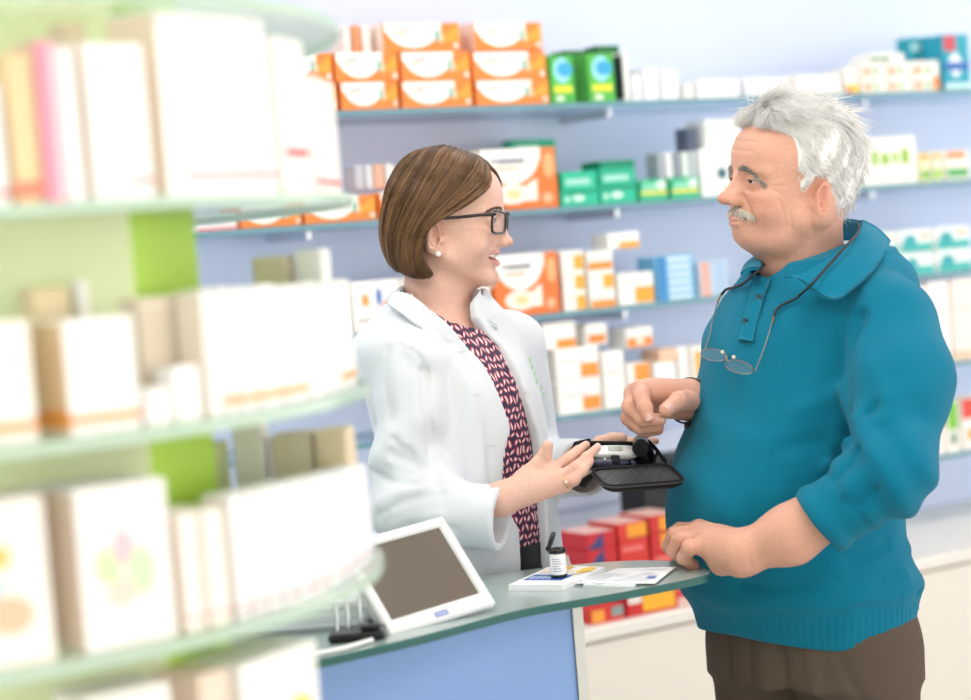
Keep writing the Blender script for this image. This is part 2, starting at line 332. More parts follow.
for r in range(3):
    _, zn = wbox(565, 588, 0, 314, 2, ['bottom', 'middle', 'top'][r] + ' white and orange pack in the column touching the large orange pack', group=gm, z=zz, zt=zz + .048, base='faf5ee', art=WO(1), d=.07, side=[('r', .05, .1, .95, .9, 'f6ece0')]); zz = zn
zz = LV[2]
for r in range(3):
    _, zn = wbox(591, 617, 0, 312, 2, ['bottom', 'middle', 'top'][r] + ' white and orange pack in the second column of the third shelf', group=gm, z=zz, zt=zz + .046, base='fbf7f0', art=WO(r % 2), d=.07); zz = zn
_, zt1 = wbox(620, 656, 272, 309, 2, 'white pack with an orange-yellow half left of the blue packs', group=gm, base='fbf8f2', art=[('r', .45, .05, .98, .55, 'f4a832'), ('r', .1, .7, .7, .78, 'd6d2d0')], d=.08)
wbox(610, 642, 239, 271, 2, 'white pack with an orange base, top of the third shelf heap', group=gm, z=max(zz, zt1), zt=max(zz, zt1) + .04, base='f8f8f4', art=[('r', .35, .02, .98, .4, 'f5a624'), ('r', .1, .6, .7, .7, 'd2d4d6')], d=.07)
zz = LV[2]
for r in range(6):
    _, zn = wbox(659, 697, 0, 305, 2, 'flat light blue pack, %s in the light blue stack' % ['lowest', 'second from the bottom', 'third from the bottom', 'fourth from the bottom', 'fifth from the bottom', 'topmost'][r], 'flat_medicine_box', group='flat blue packs', z=zz, zt=zz + .0185, base='7cc2ea', art=[('r', .3, .2, .9, .7, 'e6f4fb'), ('r', .02, .02, .25, .98, '3c8ccc')], d=.08); zz = zn
zz = LV[2]
for r in range(5):
    _, zn = wbox(700, 730, 0, 299, 2, 'flat pale blue and orange pack, %s in the stack touching the sweater' % ['lowest', 'second from the bottom', 'middle', 'second from the top', 'topmost'][r], 'flat_medicine_box', group='flat blue and orange packs', z=zz, zt=zz + .0175, base='c6dcf0', art=[('r', .05, .15, .4, .85, 'f0a884'), ('r', .5, .3, .9, .6, '7aa8d8')], d=.07); zz = zn
for r in range(2):
    for k, (a, c) in enumerate([(866, 900), (902, 936), (938, 973)]):
        wbox(a, c, 0, 276, 2, ('lower' if r == 0 else 'upper') + ' teal and white pack behind the shoulder, ' + ['left', 'middle', 'right'][k] + ' column', group='teal and white packs behind the shoulder', z=LV[2] + r * .062, zt=LV[2] + r * .062 + .0615, base='f4f8f8',
             art=[('r', .02, .02, .98, .4, '3cbcb4'), ('e', .1, .2, .5, .8, '2aa8b0'), ('r', .6, .6, .9, .8, 'f2c4a4' if r else 'd8eeee')], d=.09)
# ---- level 4
gb = 'white and orange packs on the fourth shelf'
WB = [('r', .02, .02, .98, .22, 'f39a40'), ('r', .15, .5, .75, .58, 'd9d3cf')]
zz = LV[3]
for r in range(3):
    _, zn = wbox(514, 546, 0, 423, 3, ['bottom', 'middle', 'top'][r] + ' white and orange pack in the column beside the coat', group=gb, z=zz, zt=zz + .066, base='faf6ee', art=[('r', .02, .02, .98, .4, 'f39a40'), ('r', .1, .6, .7, .7, 'ddd7d2')], d=.08); zz = zn
zz = LV[3]
for r in range(2):
    _, zn = wbox(560, 604, 0, 418, 3, ['lower', 'upper'][r] + ' wide white pack with an orange corner on the fourth shelf', group=gb, z=zz, zt=zz + .079, base='fbf9f4', art=[('r', .55, .08, .97, .5, 'f4983a'), ('r', .1, .55, .7, .63, 'd6d6da')], d=.10, side=[('r', .05, .05, .95, .95, 'f0ece8')]); zz = zn
zA = zz
wbox(549, 583, 0, 420, 3, 'white pack with an orange strip, upper left of the fourth shelf heap', group=gb, z=zA, zt=zA + .065, base='f8f6f2', art=[('r', .4, .02, .98, .35, 'f4983a')], d=.09, t=-.01)
zz = LV[3]
_, zz = wbox(606, 628, 350, 414, 3, 'tall white pack in the middle of the fourth shelf', group=gb, base='fbf8f4', art=[('r', .1, .6, .8, .64, 'd6d2d0')], d=.09)
wbox(587, 609, 330, 352, 3, 'white and orange pack lying on the tall white pack', group=gb, z=zA, zt=zA + .052, base='f8f4ee', art=[('r', .1, .1, .9, .5, 'f08c3c')], d=.07)
_, z5 = wbox(630, 654, 362, 411, 3, 'orange and white pack right of the tall white pack', group=gb, base='faf6f0', art=[('r', .02, .02, .5, .5, 'f39030'), ('r', .3, .55, .98, .98, 'f49c40')], d=.09)
wbox(628, 655, 322, 362, 3, 'off-white pack with an orange band, topmost above the older man\'s hand', group=gb, z=max(z5, zz), zt=max(z5, zz) + .05, base='f6f4f0', art=[('r', .02, .02, .98, .5, 'f2923c'), ('e', .35, .15, .65, .45, 'fbf0e6')], d=.08)
_, z6 = wbox(657, 679, 361, 406, 3, 'low white pack behind the older man\'s pointing hand', group=gb, base='fbf9f6', art=[('r', .1, .3, .8, .4, 'e0dad6')], d=.09)
wbox(660, 678, 349, 361, 3, 'peach pack lying on the low white pack', group=gb, z=z6, zt=z6 + .03, base='f4c8a8', d=.08)
wbox(681, 692, 346, 403, 3, 'upright white pack beside the teal sweater', group=gb, base='f7f3ee', d=.09)
wbox(694, 730, 344, 401, 3, 'upright white pack with an orange bar touching the teal sweater', group=gb, base='f9f4ec', art=[('r', .1, .1, .3, .9, 'f4b04c')], d=.09)
for k, (a, c, y) in enumerate([(905, 930, 285), (932, 954, 280), (956, 985, 277)]):
    wbox(a, c, y, 367, 3, ['white pack directly behind the sleeve', 'tall white pack right of the sleeve', 'cream pack cut by the right edge'][k] + ' on the fourth shelf', group='large white packs at the right of the fourth shelf', base=['faf7f2', 'fbf8f4', 'f8efe6'][k], art=[('r', .1, .6, .85, .64, 'e2d8d0'), ('r', .02, .02, .98, .12, 'f2cdb0')], d=.10)
# ---- level 5 right
for k, (a, c, y, base, art) in enumerate([(900, 926, 405, 'f8f6f0', [('r', .02, .5, .98, .98, 'e8803c')]), (928, 946, 402, 'faf6ee', [('r', .02, .55, .98, .98, 'ee8a2c'), ('r', .02, .1, .4, .4, '54b848')]),
        (948, 962, 400, 'f9f6ee', [('r', .1, .45, .9, .98, '7cc43c'), ('e', .3, .15, .7, .4, '2e7a4a')]), (964, 990, 396, 'f6f2ec', [('r', .02, .6, .98, .98, 'e2483c'), ('r', .2, .2, .8, .4, 'f2a83c')])]):
    wbox(a, c, y, 457, 4, ['white pack with an orange top just behind the elbow', 'white pack with an orange top and green corner', 'white pack with a lime green top', 'white pack with a red top at the right edge'][k] + ' on the lowest shelf', group='bright packs on the lowest shelf', base=base, art=art, d=.09)
# ---- on the low cabinet: red packs and a dark bin
rg = 'red and yellow packs on the cream cabinet'
for k, (a, c, y0, h) in enumerate([(588, 618, 0, .185), (620, 650, 0, .195), (652, 684, 0, .2)]):
    n = 5; z = CT
    for r in range(n):
        _, z = wbox(a, c, 0, 560, 9, 'red pack, %s of the %s stack under the black pouch' % (['lowest', 'second', 'third', 'fourth', 'topmost'][r], ['left', 'middle', 'right'][k]), 'flat_medicine_box', group=rg, t=.22, z=z, zt=z + h / n, base=['c8242c', 'd83830', 'cc2a2a'][k], d=.12,
            art=([('t', .0, .0, .55, 1, '2c3f78')] if k == 0 else [('r', .3, .1, .98, .9, 'f0a02c')] if (k == 2 and r > 2) or (k == 1 and r == 4) else [('r', .1, .3, .8, .6, 'e87870')]), top='ecc0b8' if r == n - 1 else None)
wbox(592, 626, 0, 632, 9, 'flat red and white pack at the front edge of the cream cabinet', 'flat_medicine_box', group=rg, t=.31, z=CT, zt=CT + .035, base='d43028', art=[('r', .02, .1, .4, .9, 'f2a03c'), ('r', .62, .3, .98, .95, '8a9a98')], d=.08, top='d43a38')
wbox(628, 680, 0, 620, 9, 'red pack with a large yellow panel at the front edge of the cream cabinet', 'flat_medicine_box', group=rg, t=.31, z=CT, zt=CT + .057, base='cc2420', art=[('r', .30, .12, .94, .92, 'f6b428'), ('r', .02, .5, .28, .95, 'e8e4e0')], d=.08, top='d43a38')
e = empty('storage_bin', W(wpix(680, 560, .10)[0], .10, CT)); e.rotation_euler.z = WA
tag(e, 'black open storage bin behind the red packs', 'bin')
f = MB(); bk = mat('black_plastic', (.006, .006, .008), .5)
f.box((-.09, .0, 0), (.09, .008, .30), bk); f.box((-.09, .092, 0), (.09, .1, .30), bk); f.box((-.09, .0081, 0), (-.082, .0919, .30), bk); f.box((.082, .0081, 0), (.09, .0919, .30), bk); f.box((-.0819, .0081, 0), (.0819, .0919, .008), bk); f.build('bin_body', e)
f = MB(); f.box((-.098, -.008, .3005), (.098, .108, .312), bk, bev=.002); f.build('bin_lid', e)
# drawer panel on the wall below the fourth shelf
e = empty('wall_panel', W(wpix(560, 500, -.2)[0], 0, 0)); e.rotation_euler.z = WA
tag(e, 'pale lavender drawer panel on the wall below the fourth shelf, between the two people', 'panel')
f = MB(); f.box((-.7, .2, CT + .002), (.5, SD - .002, 1.12), wallm); f.build('panel_body', e)
for q in range(2):
    f = MB(); f.box((-.7, .185, CT + .006 + q * .175), (.5, .1995, CT + .172 + q * .175), mat('lavender_panel', (.66, .72, .9), .4), bev=.002); f.build('drawer_front', e)
# ------------------------------------------------------------------ the service counter
CZ = 1.05
def rounded(pts, n=10):
    """Catmull-Rom through 2-D points (open)"""
    out = []
    for i in range(len(pts) - 1):
        p0 = pts[max(i - 1, 0)]; p1 = pts[i]; p2 = pts[i + 1]; p3 = pts[min(i + 2, len(pts) - 1)]
        for k in range(n):
            t = k / n
            out.append(tuple(.5 * ((2 * p1[j]) + (-p0[j] + p2[j]) * t + (2 * p0[j] - 5 * p1[j] + 4 * p2[j] - p3[j]) * t * t + (-p0[j] + 3 * p1[j] - 3 * p2[j] + p3[j]) * t ** 3) for j in range(2)))
    out.append(tuple(pts[-1])); return out
edge_px = [(262, 671), (325, 658), (420, 636), (520, 610), (600, 596), (660, 585), (698, 577), (710, 572), (701, 567), (672, 561), (620, 561), (560, 566), (480, 575), (400, 584), (330, 594)]
ew = [atz(x, y, CZ) for x, y in edge_px]
ep = rounded([(p.x, p.y) for p in ew], 8)
# extend to the left, behind the display
ep = ep + [(-.75, 3.12), (-1.25, 3.05), (-1.30, 2.80), (-.80, 2.68), (-.45, 2.60)]
counter = tag(empty('service_counter', (ep[0][0] * .5 + .1, 2.8, 0)), 'curved service counter with a frosted glass top and a blue front, between the two people', 'counter')
cl = counter.location
def loc2(p, k=1.0): return (p[0] - cl.x, p[1] - cl.y)
gtop = mat('frosted_glass_top', (.36, .45, .44), .22, spec=.6, coat=.3); gedge = mat('glass_top_edge', (.03, .13, .12), .12, coat=.5)
f = MB(); f.prism([loc2(p) for p in ep], CZ - .0115, CZ, gtop, mside=gedge, smooth=False); f.build('glass_top', counter)
def inset(poly, d):
    n = len(poly); out = []
    for i in range(n):
        a = Vector(poly[i - 1]); c = Vector(poly[(i + 1) % n]); t = (c - a).normalized()
        out.append((poly[i][0] - t.y * d, poly[i][1] + t.x * d))
    return out
# front blue panel: follows the front edge, set back, ends at px 577
blue = mat('blue_counter_panel', P3('86a6dc'), .35, coat=.2)
fr = [atz(x, y, CZ - .013) for x, y in [(270, 676), (330, 661), (420, 640), (500, 621), (572, 606)]]
fr = rounded([(p.x, p.y + .035) for p in fr], 6)
th = .03
back = [(p[0], p[1] + th) for p in fr][::-1]
f = MB(); f.prism([loc2(p) for p in fr + back], .0, CZ - .0125, blue); f.build('front_panel', counter)
ex, ey = fr[-1]
f = MB(); sil = mat('silver_trim', (.75, .73, .70), .3, metal=.4); f.box((ex - cl.x + .001, ey - cl.y - .004, 0), (ex - cl.x + .016, ey - cl.y + .42, CZ - .0125), sil); f.build('end_trim', counter)
f = MB(); f.box((-.95 - cl.x, ey + .10 - cl.y, 0), (ex - .001 - cl.x, ey + .40 - cl.y, .92), mat('counter_carcass', (.75, .77, .8), .5)); f.build('carcass', counter)
f = MB(); f.box((-.93 - cl.x, ey + .12 - cl.y, .9205), (-.90 - cl.x, ey + .4 - cl.y, CZ - .0125), sil); f.box((ex - .2 - cl.x, ey + .30 - cl.y, .9205), (ex - .17 - cl.x, ey + .33 - cl.y, CZ - .0125), sil); f.build('top_support', counter)
# --- leaflets
bl = [atz(x, y, CZ) for x, y in [(509, 591), (563, 591), (605, 573), (553, 571)]]
c0 = sum(bl, Vector()) / 4
def quadprism(name, corners, z0, z1, m, label, cat, group=None, arts=()):
    c = sum((Vector(p) for p in corners), Vector()) / 4
    mb = MB(); mb.prism([(p[0] - c.x, p[1] - c.y) for p in corners], 0, z1 - z0, m)
    A, B, Cc, D = [Vector((p[0] - c.x, p[1] - c.y)) for p in corners]
    for k, a in enumerate(arts):
        pl = []
        for u, v in art_poly(*a[:5]):
            q = A * (1 - u) * (1 - v) + B * u * (1 - v) + Cc * u * v + D * (1 - u) * v
            pl.append((q.x, q.y, z1 - z0 + .0002 + .00012 * k))
        mb.add(pl, [list(range(len(pl)))], paint(a[5]))
    return tag(mb.build(name, None, (c.x, c.y, z0)), label, cat, group)
pw = paint('fbfbfd')
quadprism('booklet', bl, CZ + .0002, CZ + .0095, pw, 'white booklet with blue and yellow print under the test strip bottle', 'booklet', None,
          [('r', .08, .22, .80, .50, '2c5fc0'), ('r', .12, .28, .2, .42, 'c8dcf6'), ('r', .23, .28, .31, .42, 'c8dcf6'), ('r', .34, .28, .42, .42, 'c8dcf6'), ('r', .45, .28, .53, .42, 'd8e6fa'), ('r', .1, .55, .9, .72, 'f2e6da'), ('r', .12, .76, .5, .94, 'f3c24a'), ('e', .7, .6, .95, .95, 'f5cf5c'), ('r', .25, .62, .6, .66, 'b8bcc8')])
LT = [('r', .1, .15 + .11 * k, .9 - .1 * (k % 3), .18 + .11 * k, 'c4c8d4') for k in range(7)]
quadprism('leaflet', [atz(x, y, CZ) for x, y in [(583, 587), (634, 588), (640, 581), (600, 578)]], CZ + .0002, CZ + .003, paint('eef0f6'), 'small folded white leaflet sticking out under the big unfolded one', 'leaflet', 'white leaflets on the counter')
quadprism('leaflet', [atz(x, y, CZ) for x, y in [(575, 586), (655, 586), (676, 569.5), (618, 571)]], CZ + .0032, CZ + .0042, paint('fafafc'), 'large unfolded white leaflet lying nearest the older man\'s hand', 'leaflet', 'white leaflets on the counter', LT + [('r', .8, .25, .92, .4, '6a7ec0')])
quadprism('leaflet', [atz(x, y, CZ) for x, y in [(578, 583), (600, 587), (652, 574), (620, 572.5)]], CZ + .0044, CZ + .0054, paint('f6f7fb'), 'narrow white leaflet on the large one, beside the booklet', 'leaflet', 'white leaflets on the counter', LT[:5])
# --- test strip bottle with its flip cap open
bp = atz(559, 577, CZ + .0098)
bot = tag(empty('test_strip_bottle', (bp.x, bp.y, CZ + .0102)), 'white test strip bottle with black bands and an open flip cap, on the booklet', 'bottle')
blk = mat('gloss_black', (.012, .012, .014), .25); wht = mat('label_white', (.9, .9, .9), .35)
f = MB(); f.lathe([(.0118, 0), (.0128, .001), (.0128, .004), (.012, .0045)], blk, 28); f.build('bottle_base', bot)
f = MB(); f.lathe([(.0122, .0046), (.0124, .006), (.0124, .034), (.012, .0355)], wht, 28)
for k in range(6): f.add([(.0126 * math.cos(a), .0126 * math.sin(a), zq) for zq in (.010 + .0035 * k, .0112 + .0035 * k) for a in [(-2.3 + .15 * j) for j in range(9 - k % 3)]], [(j, j + 1, j + 1 + (9 - k % 3), j + (9 - k % 3)) for j in range(8 - k % 3)], paint('8f96a8'))
f.build('label', bot)
f = MB(); f.lathe([(.0125, .0356), (.0135, .0365), (.0135, .0425), (.0118, .043), (.011, .040), (.0, .040)], blk, 28, close=False); f.build('rim', bot)
f = MB(); M_ = Matrix.Translation((-.0135, 0, .0435)) @ Matrix.Rotation(math.radians(-66), 4, 'Y') @ Matrix.Rotation(0, 4, 'Z')
f.lathe([(.0001, .002), (.0128, .002), (.0132, -.001), (.0128, -.0035), (.0115, -.0035), (.011, .0005), (.0001, .0006)], blk, 24, M=M_ @ Matrix.Translation((.0135, 0, 0)), close=False)
f.tube([(-.0125, 0, .040), (-.0150, 0, .043), (-.0140, 0, .046)], .0022, blk)
f.build('flip_cap', bot)
# --- point-of-sale screen
mon = None
def make_monitor():
    # screen corners in the photo: bezel TL(345,538) TR(455,514) BR(497,603) BL(390,636); portrait-ish tilted panel
    tl, tr, br, bl_ = [(360, 537), (455, 514.5), (497, 603), (391, 636)]
    Yb, Yt = 2.66, 2.78
    A = at(391, 636, 2.60); Bp = at(497, 603, 2.70); C_ = at(455, 514.5, 2.79); D = at(349, 541, 2.69)
    e = tag(empty('point_of_sale_screen', (atz(440, 625, CZ).x, 2.72, CZ)), 'white framed till screen with a dark display, tilted on the counter before the woman', 'screen')
    xx = (Bp - A).normalized(); zz = ((D - A) - xx * (D - A).dot(xx)).normalized(); yy = zz.cross(xx)
    M_ = Matrix(((xx.x, yy.x, zz.x, A.x), (xx.y, yy.y, zz.y, A.y), (xx.z, yy.z, zz.z, A.z), (0, 0, 0, 1)))
    M_ = Matrix.Translation(-e.location) @ M_
    w = (Bp - A).length; h = (D - A).dot(zz)
    wm = mat('monitor_white', (.86, .86, .87), .3, coat=.2)
    f = MB(); b = .0155; bb = .024
    f.box((0, 0, 0), (w, .012, bb), wm, M_, bev=.003); f.box((0, 0, h - b), (w, .012, h), wm, M_, bev=.003)
    f.box((0, 0, bb - .003), (b, .012, h - b + .003), wm, M_, bev=.0028); f.box((w - b, 0, bb - .003), (w, .012, h - b + .003), wm, M_, bev=.0028)
    f.build('bezel', e)
    f = MB(); f.box((b - .003, .004, bb - .004), (w - b + .003, .011, h - b + .004), mat('screen_dark', P3('6d6258'), .18, coat=.4), M_); f.build('display_panel', e)
    f = MB(); f.box((.004, .0121, .004), (w - .004, .030, h - .004), wm, M_, bev=.006); f.build('back_cover', e)
    f = MB(); f.box((w * .44, -.0006, .006), (w * .56, -.0001, .014), paint('7d86c8'), M_)
    for k in range(5): f.box((w * (.455 + .02 * k), -.0008, .008), (w * (.467 + .02 * k), -.0006, .012), paint('c8cef0'), M_)
    f.build('badge', e)
    f = MB(); f.lathe([(.001, .0), (.075, 0), (.078, .004), (.074, .010), (.03, .014), (.001, .014)], wm, 32, close=False, M=Matrix.Translation((-.045, .02, .0003))); f.build('stand_base', e)
    ctr = M_ @ Vector((w * .5, .03, h * .4))
    f = MB(); f.tube([(-.045, .03, .012), (-.03, .05, .05), (ctr.x, ctr.y + .01, ctr.z - .02), tuple(ctr)], .013, wm, 12); f.build('stand_arm', e)
make_monitor()
# --- clutter beside the screen: a small printer, cable, acrylic holder
pr = atz(300, 640, CZ)
e = tag(empty('leaflet_holder', (pr.x - .02, pr.y + .04, CZ)), 'clear acrylic leaflet holder on the counter, left of the till screen', 'holder')
ac = glassmat('clear_acrylic', (.93, .96, .97), .25, .05)
f = MB(); f.box((-.16, 0, .001), (.11, .14, .005), ac); f.box((-.16, .136, .0051), (.11, .14, .07), ac); f.box((-.16, 0, .0051), (.11, .003, .03), ac); f.build('tray', e)
f = MB(); 
for k in range(5): f.box((-.155 + .002 * k, .01 + .003 * k, .0055 + .006 * k), (.10 + .001 * k, .132, .0110 + .006 * k), paint(['f2f2f4', 'dfe3e6', 'f6f4f0', 'cfd6da', 'f7f7f8'][k]))
o = f.build('paper_stack', None, tuple(e.location)); tag(o, 'stack of white papers lying in the acrylic holder', 'paper')
q = atz(352, 640, CZ)
e = tag(empty('card_terminal_stand', (q.x, q.y, CZ)), 'small chrome and black stand with rods, just left of the till screen', 'stand')
ch = mat('chrome', (.8, .82, .85), .15, metal=1)
f = MB(); f.box((-.03, -.02, .0005), (.045, .04, .012), blk, bev=.003); f.build('base', e)
for k, (x, y, h) in enumerate([(-.018, .0, .05), (-.004, .01, .062), (.012, .02, .055)]):
    f = MB(); f.tube([(x, y, .0125), (x, y, h)], .0035, ch, 10); f.build('rod', e)
f = MB(); f.box((.012, -.012, .0125), (.04, .006, .020), blk, bev=.003); f.build('clamp', e)
f = MB(); f.tube([tuple(atz(x, y, CZ + .004)) for x, y in [(238, 668), (270, 662), (310, 655), (345, 648), (372, 640)]], .0035, wht, 8)
tag(f.build('cable'), 'white cable running along the counter edge to the till screen', 'cable')
# ------------------------------------------------------------------ round glass display in the foreground
DC = Vector((-.62, 2.08, 0)); DR = .492
DZ = [1.806, 1.624, 1.421, 1.231, 1.0]
disp = tag(empty('round_display_stand', (DC.x, DC.y, 0)), 'round display stand with glass shelves around a lime green column, in the left foreground', 'display stand')
dsg = glassmat('display_glass', (.93, .98, .93), .45, .1); dse = mat('display_glass_edge', (.50, .66, .52), .2)
circ = [(DR * math.cos(a * PI / 48), DR * math.sin(a * PI / 48)) for a in range(96)]
for z in DZ:
    f = MB(); f.prism(circ, z - .010, z, dsg, mside=dse, smooth=True); f.build('glass_shelf', disp)
lime = mat('lime_panel', P3('b4dc3c'), .4); pale = mat('pale_green_panel', P3('ecf5c6'), .45)
# column edges measured at its right corner
kr = at(201, 300, 1.98); km = at(136, 300, 1.80)
kr = Vector((kr.x - DC.x, kr.y - DC.y)); km = Vector((km.x - DC.x, km.y - DC.y))
dv = (kr - km); nx = Vector((-dv.y, dv.x)).normalized()
kl = km + Vector((-dv.y, dv.x)) * -0 + (Vector((-1, .12)).normalized() * .55)
bk_ = kr + Vector((-.5, .25))

cols = MB(); cols.prism([tuple(kl), tuple(km), tuple(kr), tuple(bk_), (kl.x + .02, kl.y + .3)], 0.0, 2.05, lime); co_ = cols.build('column', disp)
n_ = (kl - km).normalized(); off = Vector((n_.y, -n_.x)); off = off if off.y < 0 else -off
f = MB(); f.prism([tuple(km + off * .006 + n_ * .0), tuple(kl + off * .006), tuple(kl + off * .0005), tuple(km + off * .0005 + n_ * .0)], 0, 2.05, pale); f.build('front_panel', disp)
f = MB(); f.lathe([(.40, 0), (.40, .05), (.38, .06), (.0, .06)], mat('plinth_white', (.85, .85, .85), .4), 48, close=False); f.build('plinth', disp)
def dbox(x0, x1, yb, yt, li, label, name='cosmetics_carton', group=None, r=.474, d=.06, z=None, **kw):
    def hit(px, rr):
        dd = ray(px, yb); a = dd.x ** 2 + dd.y ** 2
        b = -2 * (dd.x * DC.x + dd.y * DC.y); c = DC.x ** 2 + DC.y ** 2 - rr * rr
        disc = b * b - 4 * a * c
        k = (-b - math.sqrt(max(disc, 0))) / (2 * a)
        return Vector((dd.x * k, dd.y * k, 0)), disc
    A, _ = hit(x0, r); B, ds = hit(x1, r)
    v = B - A; w = v.length; rz = math.atan2(v.y, v.x); n = Vector((-v.y, v.x, 0)).normalized()
    A = A + n * .002
    M = (A + B) / 2
    zb = DZ[li] if z is None else z
    dd = ray((x0 + x1) / 2, yt); zt = CAM.z + dd.z * (M.y / dd.y)
    g = min(.0015, w * .04); A = A + v.normalized() * g
    return carton(name, label, 'box', group, (A.x, A.y, zb + .0004), rz, w - 2 * g, d, zt - zb, **kw)
RB = [('r', .0, .09, 1, .13, 'e0505c')]
OB = [('r', .0, .10, 1, .17, 'f6a24a')]
g1 = 'cartons on the upper shelf of the round display'; g2 = 'cartons on the middle shelf of the round display'; g3 = 'cartons on the lower shelf of the round display'; g4 = 'cartons on the lowest visible shelf of the round display'
dbox(-30, 14, 212, 84, 1, 'white carton cut by the left edge, upper shelf of the display', group=g1, base='faf8f4', art=RB)
dbox(17, 46, 212, 52, 1, 'tan carton with a red foot between the cut one and the pink one', group=g1, base='f0d4a4', art=[('r', 0, .05, 1, .15, 'ee8870')])
dbox(48, 74, 211, 40, 1, 'pink carton on the upper shelf of the round display', group=g1, base='f2a0b4', art=[('r', .65, .02, .98, .98, 'fae4e8')], sidebase='f5dfc0')
dbox(74, 90, 211, 46, 1, 'narrow white carton right of the pink one', group=g1, base='fdfcfb')
dbox(96, 160, 211, 42, 1, 'wide white carton with a short red line, right of the pink one', group=g1, base='fbfaf7', art=[('r', .6, .10, 1, .13, 'e87880')], sidebase='f6dcbc')
dbox(82, 150, 211, 22, 1, 'tall tan carton behind the wide white one', group=g1, r=.40, base='efdcc0', d=.05)
dbox(172, 282, 209, 13, 1, 'biggest white carton with a thin red line on the upper shelf', group=g1, base='fbfaf8', art=[('r', .15, .10, 1, .125, 'e87078')], sidebase='f6e2c8', d=.06)
dbox(289, 318, 206, 37, 1, 'white carton with a red tab beside the biggest one', group=g1, base='fbf6f0', art=[('r', .1, .24, .9, .29, 'dc4450')], d=.07)
dbox(320, 345, 200, 78, 1, 'shorter cream carton with a red line at the right end of the upper shelf', group=g1, base='f8f0e8', art=[('r', .0, .09, 1, .13, 'dc4450')], d=.07)
dbox(-40, 42, 448, 322, 2, 'white carton with an orange line cut by the left edge, middle shelf', group=g2, base='fbf5ec', art=OB, d=.07)
dbox(72, 146, 441, 317, 2, 'white carton with an orange line and a tan side, middle shelf', group=g2, base='fcfaf6', art=OB, sidebase='f0d2a8', side=[('r', 0, .08, 1, .22, 'f4a040')], d=.08)
dbox(44, 84, 441, 287, 2, 'tan carton standing behind the orange-lined one', group=g2, r=.38, base='f2dcb4', d=.028)
dbox(92, 138, 440, 277, 2, 'tall white carton behind the orange-lined one', group=g2, r=.385, base='fbf8f4', d=.028)
dbox(149, 176, 430, 388, 2, 'small low white carton in front of the green column', group=g2, base='fcfaf6', d=.028)
dbox(178, 207, 424, 366, 2, 'small white carton in front of the beige one', group=g2, base='fbfaf8', d=.028)
dbox(150, 211, 425, 295, 2, 'beige checked carton behind the small white cartons', group=g2, r=.435, base='e9dcc6', art=[('r', .0, .1 * k + .03, 1, .1 * k + .045, 'd8c8ae') for k in range(9)], d=.028)
xs = [212, 228, 244, 263, 288, 312, 330, 345, 360]
for k in range(8):
    dbox(xs[k], xs[k + 1], 421 - (k * 4.3), 290 - k * 1.2 - (2 if k % 2 else 0), 2, 'white carton with an orange line, %s in the row right of the beige one' % ['first', 'second', 'third', 'fourth', 'fifth', 'sixth', 'seventh', 'last'][k], 'slim_carton', group='slim white cartons on the middle shelf', base=['fbf9f5', 'f8f5f0', 'fcfaf8', 'fbfaf8', 'f9f8f6', 'fbf8f4', 'f6f4f2', 'fbf7f2'][k], art=[('r', 0, .08, 1, .14, 'f5a850')] if k in (1, 2, 3, 4, 7) else [('r', .3, .2, .5, .8, 'ececf0')], sidebase='f4e6d2', d=.035)
dbox(262, 300, 400, 256, 2, 'tan carton rising behind the slim white row', group=g2, r=.36, base='ecdcc0', d=.05)
dbox(305, 334, 395, 249, 2, 'tall white carton rising behind the slim white row', group=g2, r=.37, base='f9f7f4', d=.05)
PIC = [('r', .02, .60, .6, .72, 'f8cf70'), ('e', .05, .35, .5, .6, 'b6dcdc'), ('e', .3, .2, .8, .42, 'f4c8a4')]
dbox(-40, 62, 684, 500, 3, 'white carton with an orange and teal picture cut by the left edge, lower shelf', group=g3, base='fbf4ec', art=PIC, d=.08)
dbox(88, 184, 664, 483, 3, 'large white carton with a pink and green flower picture, lower shelf', group=g3, base='fbf8f4', sidebase='f0dcc6', art=[('e', .15, .40, .45, .62, 'd8ecb8'), ('e', .35, .5, .6, .72, 'f6ccd2'), ('e', .5, .3, .8, .6, 'd4e8c0'), ('e', .25, .25, .6, .42, 'f2dccc'), ('r', .2, .1, .8, .13, 'ece4e0')], d=.10)
for k, (a, c) in enumerate([(188, 211), (212, 236)]):
    dbox(a, c, 640 - k * 8, 512 - k * 4, 3, 'cream slim carton right of the flower picture carton, ' + ['left', 'right'][k], 'slim_carton', group='slim white cartons on the lower shelf', base='fbf2e8', art=[('r', 0, .10, 1, .125, 'd8a0a0')], sidebase='f2ddc8', d=.07)
n3 = 9
for k in range(n3):
    a = 240 + (378 - 240) * k / n3; c = 240 + (378 - 240) * (k + 1) / n3
    dbox(a, c, 622 - 5.4 * k, 494 - 3.4 * k, 3, 'white slim carton with a mauve line, %s from the left in the curved row' % ['first', 'second', 'third', 'fourth', 'fifth', 'sixth', 'seventh', 'eighth', 'ninth'][k], 'slim_carton', group='slim white cartons on the lower shelf', base=['fbfaf8', 'f9f6f4', 'fcfbfa', 'f8f6f6', 'fbfafa', 'f9f4f0', 'fbfbfc', 'f7f6f8', 'fafafc'][k], art=[('r', 0, .07, 1, .10, 'c8a0a4')], sidebase='f5ebe0', d=.035)
dbox(213, 243, 590, 445, 3, 'olive green carton behind the curved row', group=g3, r=.33, base='c0c890', d=.05)
dbox(243, 276, 580, 418, 3, 'tall white carton behind the curved row', group=g3, r=.33, base='faf6ee', d=.05)
dbox(280, 322, 575, 434, 3, 'beige carton behind the curved row, left of the pair', group=g3, r=.36, base='e6d8be', d=.05)
dbox(323, 358, 565, 430, 3, 'beige carton behind the curved row, right of the pair', group=g3, r=.37, base='ecd9b8', d=.05)
dbox(205, 238, 745, 672, 4, 'tan carton at the bottom edge of the photo', group=g4, base='f2dcc8', d=.07)
